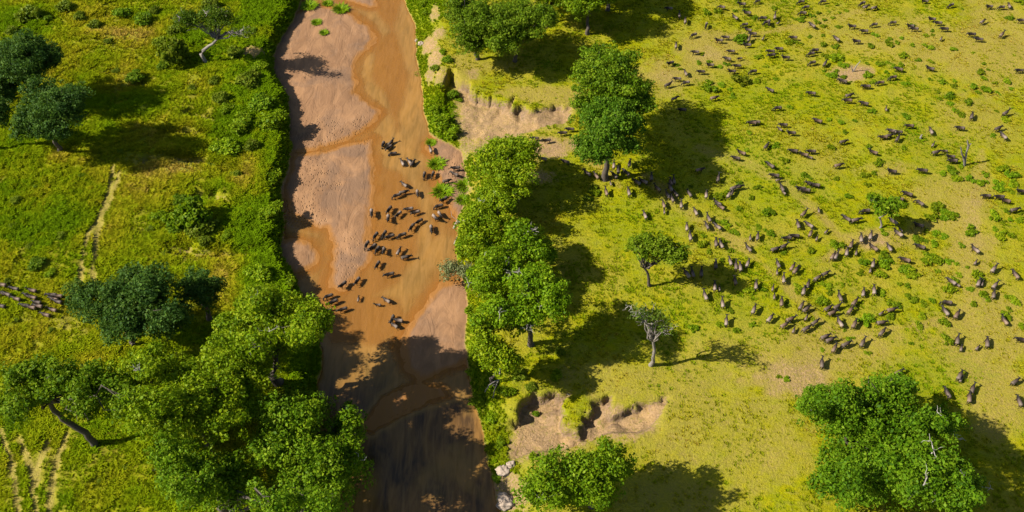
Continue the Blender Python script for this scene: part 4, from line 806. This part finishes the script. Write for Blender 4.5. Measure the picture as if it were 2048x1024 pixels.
def scatter():
    rng = np.random.default_rng(77); n = 520000
    y = 44+rng.uniform(0, 1, n)**.9*152; hw = np.interp(y, [44, 190], [88, 148]); x = rng.uniform(-1, 1, n)*hw
    keep = rng.uniform(0, 1, n) < hw/148; x, y = x[keep], y[keep]
    m = terrain(x, y); z = hz(x, y)
    so = m['soil'].copy()
    for c in BARE: so = np.maximum(so, c[4]*ell(m, *c[:4], soft=.7, amp=1.3))
    dr = np.zeros(len(x)); lu = np.zeros(len(x))
    dr = dry_of(m, x, y)
    for c in LUSH: lu = np.maximum(lu, c[4]*ell(m, *c[:4]))
    L = m['left']; bankL = L & (m['out'] < 9); bankR = ~L & (m['out'] < 8)
    lu = np.where(bankL, np.maximum(lu, sm(7.5, 2.5, m['out'])), lu); lu = np.where(bankR, np.maximum(lu, .6*sm(8, 3, m['out'])), lu)
    pt = fbm(x, y, 3.2, 3, 4.4); p2 = fbm(x, y, 9, 3, 6.1)
    prob = np.where(L, .72, .17)*(.35+1.3*sm(.38, .62, pt))*(1-.85*dr*np.where(L, .4, 1))
    prob = np.where(lu > .5, .95, prob)*(1-sm(.15, .5, so))*(1-sm(.02, .4, m['rut']))
    ok = (m['sd'] < -.15) & (rng.uniform(0, 1, len(x)) < prob)
    size = np.where(L, rng.uniform(.55, 1.15, len(x)), rng.uniform(.28, .62, len(x)))*(.75+.5*pt)*(1+.12*lu)*(1-.25*dr)
    tint = np.clip(.36+np.where(L, .6, .42)*(p2-.5)*2+.5*lu-.30*dr+np.where(L, .20, .16)+rng.normal(0, .08, len(x)), 0, 1)
    kind = rng.integers(0, 4, len(x)); kind = np.where((lu > .45) & (rng.uniform(0, 1, len(x)) < .16), 4+rng.integers(0, 2, len(x)), kind)
    size = np.where(kind > 3, size*1.15, size)
    return [a[ok] for a in (x, y, z, size, tint, kind)]
sx, sy, sz, ss, stt, sk = scatter()
gm = bpy.data.meshes.new('grass'); gm.vertices.add(len(sx)); gm.vertices.foreach_set('co', np.stack([sx, sy, sz-.03], -1).astype(np.float32).ravel())
fattr(gm, 'size', ss); fattr(gm, 'tint', stt); fattr(gm, 'turn', np.random.default_rng(3).uniform(0, 6.28, len(sx)))
ka = gm.attributes.new('kind_no', 'INT', 'POINT'); ka.data.foreach_set('value', sk.astype(np.int32))
grass = link('grass', gm); tag(grass, 'green and yellow grass tufts covering the plain and banks', 'grass', kind='stuff')
ng = bpy.data.node_groups.new('grass_tufts', 'GeometryNodeTree'); ng.interface.new_socket('Geometry', in_out='INPUT', socket_type='NodeSocketGeometry'); ng.interface.new_socket('Geometry', in_out='OUTPUT', socket_type='NodeSocketGeometry')
gi, go = ng.nodes.new('NodeGroupInput'), ng.nodes.new('NodeGroupOutput'); iop = ng.nodes.new('GeometryNodeInstanceOnPoints'); ci = ng.nodes.new('GeometryNodeCollectionInfo'); ci.inputs[0].default_value = protos; ci.inputs['Separate Children'].default_value = True; ci.inputs['Reset Children'].default_value = True
def na(name, t='FLOAT'):
    q = ng.nodes.new('GeometryNodeInputNamedAttribute'); q.data_type = t; q.inputs[0].default_value = name; return q.outputs[0]
cx_ = ng.nodes.new('ShaderNodeCombineXYZ'); ng.links.new(na('turn'), cx_.inputs[2])
ng.links.new(gi.outputs[0], iop.inputs['Points']); ng.links.new(ci.outputs[0], iop.inputs['Instance']); iop.inputs['Pick Instance'].default_value = True
ng.links.new(na('kind_no', 'INT'), iop.inputs['Instance Index']); ng.links.new(na('size'), iop.inputs['Scale']); ng.links.new(cx_.outputs[0], iop.inputs['Rotation']); ng.links.new(iop.outputs[0], go.inputs[0])
md = grass.modifiers.new('grass', 'NODES'); md.node_group = ng
print('grass tufts', len(sx), 'herd', len(herd), 'shrubs', len(shr), 'tris', sum(len(o.data.polygons)*2 for o in S.objects if o.type == 'MESH' and o.data.users == 1))
